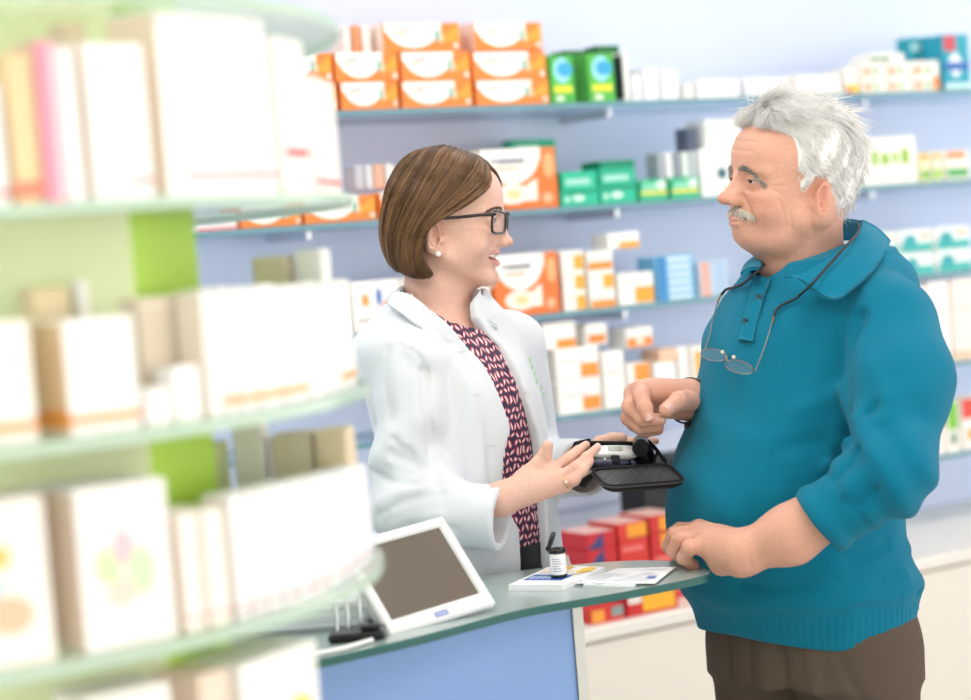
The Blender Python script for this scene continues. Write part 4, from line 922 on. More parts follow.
def man_hair(parent):
    v, q = surf(man_cap_sdf, (-12.5, -9.5, -7), (9.5, 9.5, 14.5), .28)
    parts = [(v, q)]; cols = [np.tile(np.array((.95, .94, .92)), (len(v), 1))]
    e = .25; g = np.stack([man_cap_sdf((v + np.eye(3)[i] * e).astype(f32)) - man_cap_sdf((v - np.eye(3)[i] * e).astype(f32)) for i in range(3)], 1); g /= np.linalg.norm(g, axis=1)[:, None] + 1e-9
    good = v[:, 2] > zmin_man(v[:, 0]) + .1
    sel = np.where(good & (g[:, 2] > -.55))[0]; idx = np.concatenate([rng.choice(sel, 12500), rng.choice(sel[(v[sel, 0] > 1.2) & (v[sel, 2] > 6.5)], 4500)])
    cur = []; tc = []
    for k in idx:
        p = v[k] + rng.normal(0, .1, 3); n = g[k]; x, y, z = p
        top = np.clip((z - 7.5) / 3, 0, 1)
        fl = np.array((-.75, .22 * np.sign(y) * abs(y) / 4, -1.0)) * (1 - top) + np.array((-.55, .9 + .35 * math.sin(x * .9), -.1)) * top
        sd_ = rng.random()
        if 2.2 < x < 5.6 and z > 8 and sd_ < .45: fl = np.array((rng.normal(0, .5), .9, -.1))
        elif x > 4.2 + rng.normal(0, .7) and z > 8.2: fl = np.array((.75 + .4 * math.sin(y * 1.4), .7 * math.sin(y * .8 + 1), -.45))
        t = fl - n * fl.dot(n); t /= np.linalg.norm(t) + 1e-9; t = t + .55 * np.array((math.sin(y * 1.9 + z * .8), math.sin(x * 1.6 + z * 1.1 + 1), math.sin(x * 1.3 - y * 1.2))) + rng.normal(0, .13, 3); t -= n * t.dot(n)
        L = (2.6 + 1.6 * top) * rng.uniform(.5, 1.1)
        s = np.linspace(0, 1, 8)[:, None] * L; lift = rng.uniform(-.04, .07) + (.10 * top * rng.random())
        if rng.random() < .04: lift += .10
        b = np.cross(n, t); w_ = rng.normal(0, .9)
        c = p - n * .12 + t * s + n * (lift * s - s * s / 19) + b * w_ * .12 * np.sin(s * 1.6)
        zl = zmin_man(c[:, 0]) - (.9 if x > 4 else .5)
        ok = c[:, 2] > zl; 
        if ok.sum() < 4: continue
        c = c[:max(4, int(ok.argmin()) if not ok.all() else 8)]
        cur.append(c); a = .92 + .06 * rng.random(); 
        if rng.random() < .08: a *= .78
        tc.append(np.tile(np.array((a, a * .985, a * .965)), (len(c) * 3, 1)))
    V, Q = strands('h', cur, .050, None); parts.append((V, Q)); cols.append(np.concatenate(tc))
    P_ = [((v_ * scM / 100) @ RM.T + OM - np.array(tuple(parent.location)), q_) for v_, q_ in parts]
    o = npmesh('hair', P_, [whitehair], parent); tint_of(o, np.concatenate(cols)); return o
def tuft(name, parent, R, O, sc, roots, L, colors, r=.045, sag=.3):
    """roots: list of (point, direction, outward)"""
    cur = []; tc = []
    for p, t, n in roots:
        p = np.array(p, float) + rng.normal(0, .05, 3); t = np.array(t, float) + rng.normal(0, .22, 3); t /= np.linalg.norm(t); n = np.array(n, float)
        l = L * rng.uniform(.6, 1.15); s = np.linspace(0, 1, 6)[:, None] * l
        cur.append(p + t * s + n * (.22 * s - sag * s * s)); c = np.array(colors[rng.integers(len(colors))]) * rng.uniform(.8, 1.1)
        tc.append(np.tile(c, (18, 1)))
    V, Q = strands('t', cur, r, None); V = (V * sc / 100) @ R.T + O - np.array(tuple(parent.location))
    o = npmesh(name, [(V, Q)], [hairm], parent); tint_of(o, np.concatenate(tc)); return o
def surfx(G, y, z, x0=13.0):
    """front surface of the head at (y, z)"""
    xs = np.linspace(x0, 2, 220); P = np.stack([xs, np.full(220, y), np.full(220, z)], 1).astype(f32)
    d = head_sdf(P, G); k = np.argmax(d < 0); return xs[k]
def brows(parent, G, R, O, sc, cols, n, thick, L, up):
    for s in (1, -1):
        roots = []
        for k in range(n):
            u = rng.random(); y = 1.0 + 3.8 * u; z = G['brz'] + up + .45 * math.sin(u * 2.6) - G['brd'] * u * u + rng.normal(0, thick) * (1 - .5 * u)
            x = surfx(G, y, z)
            roots.append(((x, y * s, z), (-.25 * u - .1, s * .9, .35 - .9 * u), (.8, .3 * s, .1)))
        tuft('eyebrow', parent, R, O, sc, roots, L, cols, sag=.15)
# ------------------------------------------------------------------ bodies and clothes (world metres)
def pt(px, py, Y): return np.array(tuple(at(px, py, Y)))
def heading(deg_x, deg_y): return None
def interp_fn(keys):
    ks = sorted(keys, key=lambda k: k[0]); z = np.array([k[0] for k in ks]); V = np.array([k[1:] for k in ks], float)
    # smooth (Catmull) resample
    zz = np.linspace(z[0], z[-1], 120); out = []
    for j in range(V.shape[1]):
        m = np.gradient(V[:, j], z); i = np.clip(np.searchsorted(z, zz) - 1, 0, len(z) - 2); h = z[i + 1] - z[i]; t = (zz - z[i]) / h
        out.append((2 * t ** 3 - 3 * t ** 2 + 1) * V[i, j] + (t ** 3 - 2 * t ** 2 + t) * h * m[i] + (-2 * t ** 3 + 3 * t ** 2) * V[i + 1, j] + (t ** 3 - t ** 2) * h * m[i + 1])
    out = np.array(out)
    def f(Z): return [np.interp(Z, zz, o).astype(f32) for o in out]
    f.z0, f.z1 = z[0], z[-1]
    return f
def loft(P, f, F, L, p=2.0):
    """elliptic tube: f(z) -> cx, cy, a (lateral), b (front), bb (back)"""
    cx, cy, a, bf, bb = f(P[:, 2]); dx = P[:, 0] - cx; dy = P[:, 1] - cy
    l = dx * L[0] + dy * L[1]; q = dx * F[0] + dy * F[1]
    b = np.where(q > 0, bf, bb)
    k = ((np.abs(l) / a) ** p + (np.abs(q) / b) ** p) ** (1 / p)
    d = (k - 1) * np.minimum(a, b) * .92
    ez = np.maximum(f.z0 - P[:, 2], P[:, 2] - f.z1)
    return np.maximum(d, ez)
def dirs(b): F_ = np.array((math.cos(b[0]) * b[1], -math.sin(b[0]))); return F_
FM = np.array((-math.cos(math.radians(39)), -math.sin(math.radians(39)))); LM = np.array((-FM[1], FM[0]))     # man: forward, left
FW = np.array((math.cos(math.radians(35)), -math.sin(math.radians(35)))); LW = np.array((-FW[1], FW[0]))      # woman
YM, YW = 3.10, 3.20
def keyrow(py, cpx, Y, a, bf, bb):
    c = pt(cpx, py, Y); return (c[2], c[0], c[1], a, bf, bb)
def half(F_, L_, a, b):   # apparent half width seen along +Y
    return math.sqrt((a * L_[0]) ** 2 + (b * F_[0]) ** 2)
def rows(tab, Y, F_, L_, side):
    """tab rows: (py, outline px, a, bf, bb); side -1: outline is the left silhouette (man's front), +1: right silhouette (woman's front)"""
    out = []
    for py, px, a, bf, bb in tab:
        h = half(F_, L_, a, bf) * F / Y
        out.append(keyrow(py, px - side * h, Y, a, bf, bb))
    return out
def fold(P, d, pts, r, depth, k=.012, sign=-1):
    """raise (sign -1) or sink (+1) a soft crease along a polyline"""
    D = chain(P, pts, [0] * len(pts)); return d + sign * depth * np.exp(-(D / r) ** 2)
# ---- the man's sweater
man_f = interp_fn(rows([(258, 752, .125, .085, .09), (272, 744, .145, .105, .11), (292, 729, .172, .12, .12), (325, 711, .187, .142, .13), (360, 703, .19, .16, .135), (400, 695, .195, .172, .145), (440, 679, .19, .190, .145),
    (480, 668, .188, .208, .142), (515, 667, .188, .210, .142), (545, 672, .19, .20, .145), (575, 684, .192, .185, .15), (605, 696, .186, .17, .145), (632, 704, .178, .155, .14), (655, 706, .175, .15, .14)], YM, FM, LM, -1))
sh_n = pt(872, 308, 2.985); md_n = pt(899, 384, 2.885); el_n = pt(890, 470, 2.80); wr_n = pt(742, 553, 2.855)     # near arm
sh_f = pt(772, 308, 3.23); el_f = pt(772, 432, 3.30); wr_f = pt(697, 402, 3.13)     # far arm
cuff_n = pt(818, 523, 2.815)
hemz = pt(810, 626, YM)[2]
neckM = (np.array((-2.6, 0, -11)) * scM / 100) @ RM.T + OM
def man_sweater(P):
    d = loft(P, man_f, FM, LM, 2.15)
    top = pt(812, 262, 3.12)
    d = smin(d, cap(P, pt(806, 290, 3.15), pt(858, 285, 3.06), .062, .062), .05)
    arm = smin(chain(P, [pt(868, 304, 2.99), pt(890, 324, 2.95), md_n], [.060, .066, .0715], .03), cap(P, md_n, el_n, .0715, .061), .05)
    fore = cap(P, el_n, cuff_n, .060, .050)
    arm = smin(arm, fore, .035)
    arm = np.maximum(arm, -((P - A3(cuff_n)) @ A3((el_n - cuff_n) / np.linalg.norm(el_n - cuff_n))))
    # sleeve folds near the elbow and rolled cuff rings
    ax = A3((cuff_n - el_n) / np.linalg.norm(cuff_n - el_n)); t = (P - A3(el_n)) @ ax; Lf = np.linalg.norm(cuff_n - el_n)
    ang = P[:, 2] * 9 + P[:, 0] * 4
    m = np.exp(-((t - .01) / .075) ** 2)
    arm = arm - .0055 * m * np.sin(t * 120 + ang * 2.0) - .003 * m * np.sin(t * 63 + ang * 4)
    arm = arm - .005 * np.exp(-((t - (Lf - .012)) / .012) ** 2) + .004 * np.exp(-((t - (Lf - .055)) / .007) ** 2)
    ua = A3((el_n - sh_n) / np.linalg.norm(el_n - sh_n)); tu = (P - A3(sh_n)) @ ua; Lu = np.linalg.norm(el_n - sh_n)
    arm = arm - .003 * np.exp(-((tu - Lu * .8) / .05) ** 2) * np.sin(tu * 75 + P[:, 0] * 40)
    d = smin(d, arm, .009)
    farm = chain(P, [sh_f, el_f], [.062, .056], .02); farf = cap(P, el_f, el_f * .25 + wr_f * .75, .055, .044)
    d = smin(d, smin(farm, farf, .02), .02)
    # creases
    for pts, r, dp, sg in MAN_FOLDS: d = fold(P, d, pts, r, dp, sign=sg)
    d = d + .002 * np.sin(P[:, 2] * 46 + 3 * np.sin(P[:, 0] * 18)) * np.sin(P[:, 0] * 27 + 2)
    # ribbed hem
    z = P[:, 2]; th = np.arctan2(P[:, 1] - YM, P[:, 0] - pt(811, 600, YM)[0])
    hm = np.clip((hemz + .055 - z) / .01, 0, 1)
    d = d + hm * (.0 + .0010 * np.sin(th * 96)) + .004 * np.exp(-((z - hemz - .07) / .018) ** 2) * -1.6
    hz = hemz + .012 * np.sin(th * 2 + .6)
    d = smax(d, hz - z, .006)
    # neck opening
    d = smax(d, -(chain(P, [neckM + np.array((-.03, -.02, .0)), neckM + np.array((-.004, .0, .04)), neckM + np.array((-.004, .0, .12))], [.055, .080, .11])), .006)
    return d
def sp(px, py, Y=2.93): return pt(px, py, Y)
def on_man(px, py):
    """first hit of the pixel ray with the sweater torso"""
    Ys = np.linspace(2.6, 3.3, 351); P = np.array([pt(px, py, y) for y in Ys]).astype(f32)
    d = np.minimum(loft(P, man_f, FM, LM, 2.15), np.minimum(cap(P, sh_n, el_n, .07, .06), cap(P, el_n, cuff_n, .06, .05))); k = int(np.argmax(d < 0)); return P[k].astype(float)
MAN_FOLDS = []
for pts, r, dp, sg in [([(860, 318), (848, 350), (841, 380), (842, 410), (850, 438)], .010, .026, 1), ([(862, 320), (868, 370), (858, 420)], .016, .005, -1), ([(905, 262), (893, 300), (872, 330)], .006, .0025, 1),
        ([(800, 410), (835, 395), (850, 372)], .014, .005, -1), ([(780, 450), (820, 440), (850, 405)], .014, .004, 1), ([(690, 585), (750, 598), (830, 590), (905, 575)], .012, .006, -1), ([(700, 600), (780, 612), (860, 606), (915, 592)], .010, .005, 1),
        ([(760, 570), (840, 572), (908, 548)], .012, .005, -1), ([(740, 585), (800, 588), (880, 582)], .008, .004, 1), ([(850, 560), (885, 545), (915, 520)], .010, .005, 1), ([(700, 420), (760, 440), (800, 470)], .02, .003, -1), ([(720, 330), (730, 390), (726, 430)], .02, .003, 1),
        ([(826, 468), (845, 438), (885, 420)], .010, .010, -1), ([(836, 478), (862, 450), (905, 438)], .008, .011, 1), ([(845, 492), (875, 466), (920, 452)], .009, .009, -1), ([(858, 506), (885, 482), (925, 470)], .007, .009, 1), ([(842, 455), (856, 428), (880, 405)], .009, .008, 1), ([(745, 620), (748, 600)], .02, .003, 1)]:
    MAN_FOLDS.append(([on_man(*q) for q in pts], r, dp, sg))
v, q = surf(man_sweater, (-.02 + .3 - .15, 2.65, hemz - .03), (.78, 3.5, 1.58), .0042) if False else surf(man_sweater, (pt(660, 500, 3.1)[0] - .12, 2.66, hemz - .03), (pt(955, 350, 2.85)[0] + .10, 3.48, 1.56), .0042)
knit = mat('teal_knit', P3('0a7896'), .9, spec=.15, sheen=.08, bump=(900, .5, .002), vary=.06)
sweater = npmesh('sweater', [(unloc(v, person_m), q)], [knit], person_m)
# collar, placket and buttons
def ribbon(name, top, bot, m, parent, th=.0035, seg=1):
    """two polylines (world) -> thick curved sheet"""
    A = catmull(np.array(top), 28); B = catmull(np.array(bot), 28); rowsN = 7; V = []
    mid = np.mean([A.mean(0), B.mean(0)], 0)
    for k in range(rowsN + 1):
        t = k / rowsN; V.append(A * (1 - t) + B * t)
    V = np.array(V); n = np.cross(np.gradient(V, axis=1), np.gradient(V, axis=0)); n /= np.linalg.norm(n, axis=-1, keepdims=True) + 1e-9
    bulge = np.sin(np.linspace(0, PI, rowsN + 1))[:, None, None] * .004
    o_ = np.sign((n * (V - mid)).sum(-1).mean()) or 1; n = n * o_
    V = V + n * bulge; V2 = V + n * th
    R_, C_ = V.shape[:2]; N_ = R_ * C_; i, j = np.meshgrid(np.arange(R_ - 1), np.arange(C_ - 1), indexing='ij'); a = (i * C_ + j).ravel()
    q = np.stack([a, a + 1, a + C_ + 1, a + C_], 1); per = [(k, k + 1) for k in range(C_ - 1)] + [(k * C_ + C_ - 1, (k + 1) * C_ + C_ - 1) for k in range(R_ - 1)] + [((R_ - 1) * C_ + k + 1, (R_ - 1) * C_ + k) for k in range(C_ - 1)] + [((k + 1) * C_, k * C_) for k in range(R_ - 1)]
    e = np.array([(a_, b_, b_ + N_, a_ + N_) for a_, b_ in per])
    return npmesh(name, [(unloc(np.concatenate([V.reshape(-1, 3), V2.reshape(-1, 3)]), parent), np.concatenate([q, q[:, ::-1] + N_, e]))], [m], parent)
knit2 = mat('teal_collar', P3('0a7694'), .9, spec=.15, sheen=.08, bump=(700, .3, .001))
def off(p, dy): p = np.array(p, float); p[1] -= dy; return p
# near collar leaf: from the nape round to the front point
ribbon('collar', [pt(861, 222, 3.11), pt(858, 233, 3.04), pt(842, 249, 2.985), pt(822, 262, 2.955), pt(803, 272, 2.94), pt(784, 279, 2.94)],
       [pt(889, 243, 3.10), pt(884, 256, 3.0), pt(872, 273, 2.94), pt(854, 289, 2.91), pt(833, 301, 2.895), pt(802, 286, 2.915)], knit2, person_m, .005)
ribbon('collar', [pt(861, 223, 3.135), pt(838, 222, 3.22), pt(800, 236, 3.24), pt(775, 250, 3.19), pt(764, 262, 3.10), pt(761, 270, 3.03)],
       [pt(888, 243, 3.13), pt(860, 240, 3.27), pt(810, 244, 3.29), pt(768, 254, 3.25), pt(748, 264, 3.14), pt(741, 276, 3.03)], knit2, person_m, .005)
def shell_at(px, py, out=.004):
    p = on_man(px, py); c = np.array((pt(806, py, YM)[0], YM)); n = np.array((p[0] - c[0], p[1] - c[1], 0)); n /= np.linalg.norm(n); return p + n * out
ribbon('placket', [shell_at(773, 279), shell_at(768, 292), shell_at(762, 312), shell_at(755, 342)], [shell_at(757, 276), shell_at(752, 292), shell_at(746, 312), shell_at(740, 340)], knit2, person_m, .0022)
btn = mat('teal_button', P3('11506a'), .25, coat=.4)
for px, py in ((763, 297), (750, 321)):
    p = shell_at(px, py, .0095); mb = MB(); F3 = Vector((FM[0] * .75 + LM[0] * .25, FM[1] * .75 + LM[1] * .25, .05)).normalized(); M_ = Matrix.Translation(Vector(p) - person_m.location) @ F3.to_track_quat('Z', 'Y').to_matrix().to_4x4()
    mb.lathe([(.0001, -.0015), (.0058, -.0015), (.0062, 0), (.0060, .0016), (.0046, .0018), (.0042, .0008), (.0001, .0008)], btn, 20, M=M_, close=False)
    for a in range(4): mb.lathe([(.0001, .0009), (.0007, .0009), (.0007, .0011), (.0001, .0011)], mat('button_hole', (.01, .02, .03), .5), 6, M=M_ @ Matrix.Translation((.0014 * math.cos(a * PI / 2 + .8), .0014 * math.sin(a * PI / 2 + .8), .0)), close=False)
    mb.build('button', person_m)
# ---- the man's trousers and shoes
hipM = pt(812, 640, YM); ctrM = np.array((hipM[0], hipM[1]))
def man_trousers(P):
    c = ctrM; w3 = lambda l, q_, z: np.array((c[0] + LM[0] * l + FM[0] * q_, c[1] + LM[1] * l + FM[1] * q_, z))
    d = ell(P, w3(0, .01, .93), (.175, .175, .17))
    F_ = interp_fn([(.84, *ctrM, .174, .148, .142), (.92, *ctrM, .170, .145, .140), (1.00, *ctrM, .160, .135, .13), (1.03, *ctrM, .155, .130, .125)])
    d = loft(P, F_, FM, LM, 2.2)
    for s in (-1, 1):
        leg = chain(P, [w3(.092 * s, 0, .88), w3(.098 * s, .015, .50), w3(.105 * s, -.01, .10)], [.098, .075, .060], .02)
        z = P[:, 2]; leg = leg - .0035 * np.sin(z * 60 + 4 * np.sin(z * 13 + s)) * np.exp(-((z - .18) / .1) ** 2)
        d = smin(d, leg, .03)
    q_ = (P[:, 0] - c[0]) * FM[0] + (P[:, 1] - c[1]) * FM[1]; l = (P[:, 0] - c[0]) * LM[0] + (P[:, 1] - c[1]) * LM[1]
    fr_ = np.clip(q_ / .05, 0, 1)
    for lc, dp in ((.055, .006), (.10, -.005), (-.06, .006), (.02, -.003)): d = d + fr_ * dp * np.exp(-((l - lc - (1.0 - P[:, 2]) * .05) / .008) ** 2) * np.clip((P[:, 2] - .55) / .3, 0, 1)
    tq = l - (.118 + (.98 - P[:, 2]) * .28); d = d + .004 * np.exp(-(tq / .004) ** 2) * (P[:, 2] > .80) * np.clip(q_ / .03 + 1.2, 0, 1)   # slanted pocket
    d = d + .003 * np.exp(-(l / .004) ** 2) * fr_ * (P[:, 2] > .84)
    return smax(d, .045 - P[:, 2], .004)
v, q = surf(man_trousers, (ctrM[0] - .27, ctrM[1] - .27, .03), (ctrM[0] + .27, ctrM[1] + .27, 1.01), .0075)
npmesh('trousers', [(unloc(v, person_m), q)], [mat('brown_cotton', P3('61544a'), .85, spec=.15, bump=(500, .3, .001), vary=.1)], person_m)
def shoes(person, c, F_, L_, sp_, m, sc=1.0):
    for s in (-1, 1):
        o0 = np.array((c[0] + L_[0] * sp_ * s, c[1] + L_[1] * sp_ * s, 0)); f3 = np.array((F_[0], F_[1], 0))
        def sh(P):
            d = smin(cap(P, o0 - f3 * .05 * sc + (0, 0, .045), o0 + f3 * .07 * sc + (0, 0, .04), .042, .045), cap(P, o0 + f3 * .07 * sc + (0, 0, .035), o0 + f3 * .165 * sc + (0, 0, .03), .046, .034), .03)
            d = smin(d, cap(P, o0 - f3 * .03 + (0, 0, .06), o0 - f3 * .02 + (0, 0, .09), .045, .042), .03)
            return smax(d, .0015 - P[:, 2], .006)
        v, q = surf(sh, o0 - .25, o0 + np.array((.25, .25, .16)), .006); npmesh('shoe', [(unloc(v, person), q)], [m], person)
shoes(person_m, ctrM, FM, LM, .105, mat('brown_leather', (.08, .05, .03), .35, coat=.3))
# ---- the woman's blouse, trousers and coat
wom_f = interp_fn(rows([(300, 482, .085, .06, .075), (318, 489, .125, .078, .09), (335, 499, .136, .092, .084), (360, 514, .148, .112, .085), (390, 529, .148, .128, .088), (420, 537, .146, .124, .09), (450, 541, .144, .115, .095), (490, 547, .150, .112, .10),
    (530, 553, .160, .116, .112), (570, 559, .172, .122, .125), (610, 564, .178, .124, .13), (650, 566, .178, .122, .13)], YW, FW, LW, 1))
neckW = (np.array((-1.9, 0, -11)) * scW / 100) @ RW.T + OW
def blouse(P):
    d = loft(P, wom_f, FW, LW, 2.1)
    d = d + .0022 * np.sin(P[:, 2] * 38 + 5 * np.sin(P[:, 0] * 14)) * np.sin(P[:, 0] * 24 + P[:, 2] * 9)
    d = smax(d, -chain(P, [neckW + (-.005, -.045, -.028), neckW + (.034, -.022, -.022), neckW + (.0, 0, .06)], [.068, .070, .10]), .004)
    d = smax(d, 1.07 - P[:, 2], .003)
    return d
bz0 = pt(520, 650, YW)[2]
v, q = surf(blouse, (pt(470, 400, YW)[0] - .24, YW - .24, .86), (pt(470, 400, YW)[0] + .26, YW + .24, pt(455, 300, YW)[2] + .01), .005)
# blouse print: small leaf shapes, white inside red outlines, on navy
def print_mat():
    m = bpy.data.materials.new('leaf_print_fabric'); m.use_nodes = True; nt = m.node_tree; b = nt.nodes['Principled BSDF']; b.inputs['Roughness'].default_value = .6
    N = nt.nodes.new; Lk = nt.links.new
    tc = N('ShaderNodeTexCoord'); sx = N('ShaderNodeSeparateXYZ'); nz = N('ShaderNodeTexNoise'); nz.inputs['Scale'].default_value = 45; nz.inputs['Detail'].default_value = 0; Lk(tc.outputs['Object'], nz.inputs['Vector'])
    va = N('ShaderNodeVectorMath'); va.operation = 'MULTIPLY_ADD'; Lk(nz.outputs['Color'], va.inputs[0]); va.inputs[1].default_value = (.014, .014, .014); Lk(tc.outputs['Object'], va.inputs[2]); Lk(va.outputs[0], sx.inputs[0])
    def M(op, a, b_=None, c=None):
        n = N('ShaderNodeMath'); n.operation = op
        for i, x in enumerate((a, b_, c)):
            if x is None: continue
            if isinstance(x, (int, float)): n.inputs[i].default_value = x
            else: Lk(x, n.inputs[i])
        return n.outputs[0]
    u = M('MULTIPLY', M('ADD', M('MULTIPLY', sx.outputs[0], float(LW[0])), M('MULTIPLY', sx.outputs[1], float(LW[1]))), 1 / .0098)
    w = M('MULTIPLY', sx.outputs[2], 1 / .0138)
    def leaf(uo, wo, ang):
        row = M('FLOOR', M('ADD', w, wo)); 
        fu = M('SUBTRACT', M('FRACT', M('ADD', M('ADD', u, uo), M('MULTIPLY', M('MODULO', row, 2.0), .5))), .5); fw = M('SUBTRACT', M('FRACT', M('ADD', w, wo)), .5)
        sgn = M('SUBTRACT', M('MULTIPLY', M('ABSOLUTE', M('MODULO', M('FLOOR', M('ADD', M('ADD', u, uo), M('MULTIPLY', M('MODULO', row, 2.0), .5))), 2.0)), 2.0), 1.0)
        x = M('MULTIPLY', fu, .0098); y = M('MULTIPLY', fw, .0138)
        ca, sa = math.cos(ang), math.sin(ang)
        xs = M('MULTIPLY', x, sgn)
        a = M('ADD', M('MULTIPLY', xs, ca), M('MULTIPLY', y, sa)); c = M('SUBTRACT', M('MULTIPLY', y, ca), M('MULTIPLY', xs, sa))
        # leaf: |a| < wmax * (1 - (c/h)^2)
        t = M('SUBTRACT', 1.0, M('POWER', M('ABSOLUTE', M('DIVIDE', c, .0070)), 2.0)); return M('SUBTRACT', M('MULTIPLY', t, .0037), M('ABSOLUTE', a))
    l1 = leaf(0, 0, .5); 
    ring = M('GREATER_THAN', l1, 0.0); core = M('GREATER_THAN', l1, .0017)
    mx = N('ShaderNodeMixRGB'); mx.inputs[1].default_value = (*P3('262a48'), 1); mx.inputs[2].default_value = (*P3('b4284e'), 1); Lk(ring, mx.inputs[0])
    m2 = N('ShaderNodeMixRGB'); m2.inputs[2].default_value = (*P3('f3dfe0'), 1); Lk(core, m2.inputs[0]); Lk(mx.outputs[0], m2.inputs[1]); Lk(m2.outputs[0], b.inputs['Base Color'])
    return m
npmesh('blouse', [(unloc(v, person_w), q)], [print_mat()], person_w)
cw = pt(505, 600, YW); ctrW = np.array((cw[0] - .02, YW))
def wom_trousers(P):
    F_ = interp_fn([(.80, *ctrW, .165, .115, .12), (.9, *ctrW, .168, .115, .125), (.98, *ctrW, .155, .108, .11), (1.04, *ctrW, .146, .102, .10)])
    d = loft(P, F_, FW, LW)
    for s in (-1, 1):
        w3 = lambda l, q_, z: np.array((ctrW[0] + LW[0] * l + FW[0] * q_, ctrW[1] + LW[1] * l + FW[1] * q_, z))
        d = smin(d, chain(P, [w3(.085 * s, 0, .84), w3(.085 * s, .01, .47), w3(.09 * s, -.01, .10)], [.082, .058, .045], .02), .03)
    return smax(d, .045 - P[:, 2], .004)
v, q = surf(wom_trousers, (ctrW[0] - .25, ctrW[1] - .25, .03), (ctrW[0] + .25, ctrW[1] + .25, 1.05), .009)
npmesh('trousers', [(unloc(v, person_w), q)], [mat('dark_trousers', (.02, .022, .03), .7)], person_w)
shoes(person_w, ctrW, FW, LW, .09, mat('black_leather', (.015, .015, .015), .35), .9)
# coat
shW = pt(412, 356, 3.075); elW = pt(406, 506, 3.04); cuW = pt(503, 517, 2.985)          # near arm
shF = pt(512, 345, 3.32); elF = pt(530, 470, 3.36); cuF = pt(585, 468, 3.165)            # far arm
coatz = .62
WCOAT_PX = [(388, 478), (402, 492), (430, 505), (460, 516), (500, 520), (560, 521)]
def coat_solid(P, grow=0.0):
    f2 = loft(P, wom_f2, FW, LW, 2.1) - grow
    sh = cap(P, pt(409, 342, 3.09), pt(438, 320, 3.18), .048, .042); sh2 = cap(P, pt(502, 344, 3.31), pt(468, 322, 3.23), .046, .042)
    d = smin(f2, smin(sh, sh2, .03) - grow, .045)
    up = cap(P, shW, elW, .056, .054); fo = cap(P, elW, cuW, .054, .054)
    ax = A3((cuW - elW) / np.linalg.norm(cuW - elW)); t = (P - A3(elW)) @ ax
    m = np.exp(-((t - .04) / .06) ** 2)
    arm = smin(up, fo, .03) - grow
    arm = arm - .004 * m * np.sin(t * 90 + P[:, 2] * 50 + 2 * np.sin(P[:, 2] * 40))
    ua = A3((elW - shW) / np.linalg.norm(elW - shW)); tu = (P - A3(shW)) @ ua
    arm = arm - .007 * np.exp(-((tu - .17) / .08) ** 2) * np.sin(tu * 62 + P[:, 0] * 45)
    d = smin(d, arm, .011)
    fa = smin(cap(P, shF, elF, .058, .054), cap(P, elF, cuF, .054, .048), .03) - grow
    return smin(d, fa, .02)
rw2 = []
for (z, cx, cy, a, bf, bb) in rows([(296, 480, .085, .060, .078), (312, 487, .11, .082, .085), (335, 500, .150, .102, .098), (360, 518, .162, .128, .100), (390, 534, .164, .143, .102), (420, 543, .162, .143, .104), (450, 549, .160, .138, .108), (490, 555, .162, .136, .115),
    (530, 560, .182, .140, .135), (570, 564, .192, .142, .145), (610, 568, .198, .145, .15), (700, 572, .202, .148, .155), (800, 576, .205, .15, .16), (870, 578, .205, .15, .16)], YW, FW, LW, 1): rw2.append((z, cx, cy, a, bf, bb))
wom_f2 = interp_fn(rw2)
def on_wom(px, py):
    Ys = np.linspace(2.8, 3.4, 301); P = np.array([pt(px, py, y) for y in Ys]).astype(f32); d = loft(P, wom_f2, FW, LW, 2.1); k = int(np.argmax(d < 0)); return (P[k] if (d < 0).any() else P[0]).astype(float)
def latw(p): c = wom_f2(np.array([p[2]])); return (p[0] - c[0][0]) * LW[0] + (p[1] - c[1][0]) * LW[1]
openL = [pt(397, 284, 3.12), pt(423, 311, 3.09)] + [(on_wom(x, y)) for x, y in [(451, 334), (463, 345), (477, 358), (488, 375), (498, 396), (508, 425), (516, 455), (519, 490), (520, 530), (521, 570)]]
openR = [pt(470, 285, 3.2), pt(472, 303, 3.16)] + [(on_wom(x, y)) for x, y in [(474, 318), (484, 332), (500, 346), (512, 366), (523, 392), (533, 420), (540, 450), (543, 490), (545, 530), (546, 570)]]
zL = np.array([p[2] for p in openL])[::-1]; sL = np.array([latw(p) for p in openL])[::-1]; zR = np.array([p[2] for p in openR])[::-1]; sR = np.array([latw(p) for p in openR])[::-1]
WOM_FOLDS = []
for pts, r, dp, sg in [([(408, 345), (418, 400), (424, 470)], .010, .009, 1), ([(420, 340), (432, 400), (440, 470)], .014, .005, -1), ([(440, 350), (455, 420), (462, 480)], .010, .005, 1), ([(468, 380), (480, 430), (486, 480)], .012, .004, -1), ([(450, 320), (430, 345), (424, 380)], .010, .004, 1),
        ([(470, 350), (462, 400), (446, 450)], .010, .0035, 1), ([(500, 520), (498, 560)], .008, .004, 1), ([(455, 335), (470, 380), (488, 440), (492, 520)], .006, .004, 1), ([(415, 360), (412, 420), (420, 460)], .012, .006, -1), ([(530, 380), (542, 430), (548, 500)], .008, .005, 1)]:
    WOM_FOLDS.append(([on_wom(*q_) for q_ in pts], r, dp, sg))
def on_coat(px, py):
    Ys = np.linspace(2.85, 3.35, 251); P = np.array([pt(px, py, y) for y in Ys]).astype(f32); d = coat_solid(P); k = int(np.argmax(d < 0)); return P[k].astype(float)
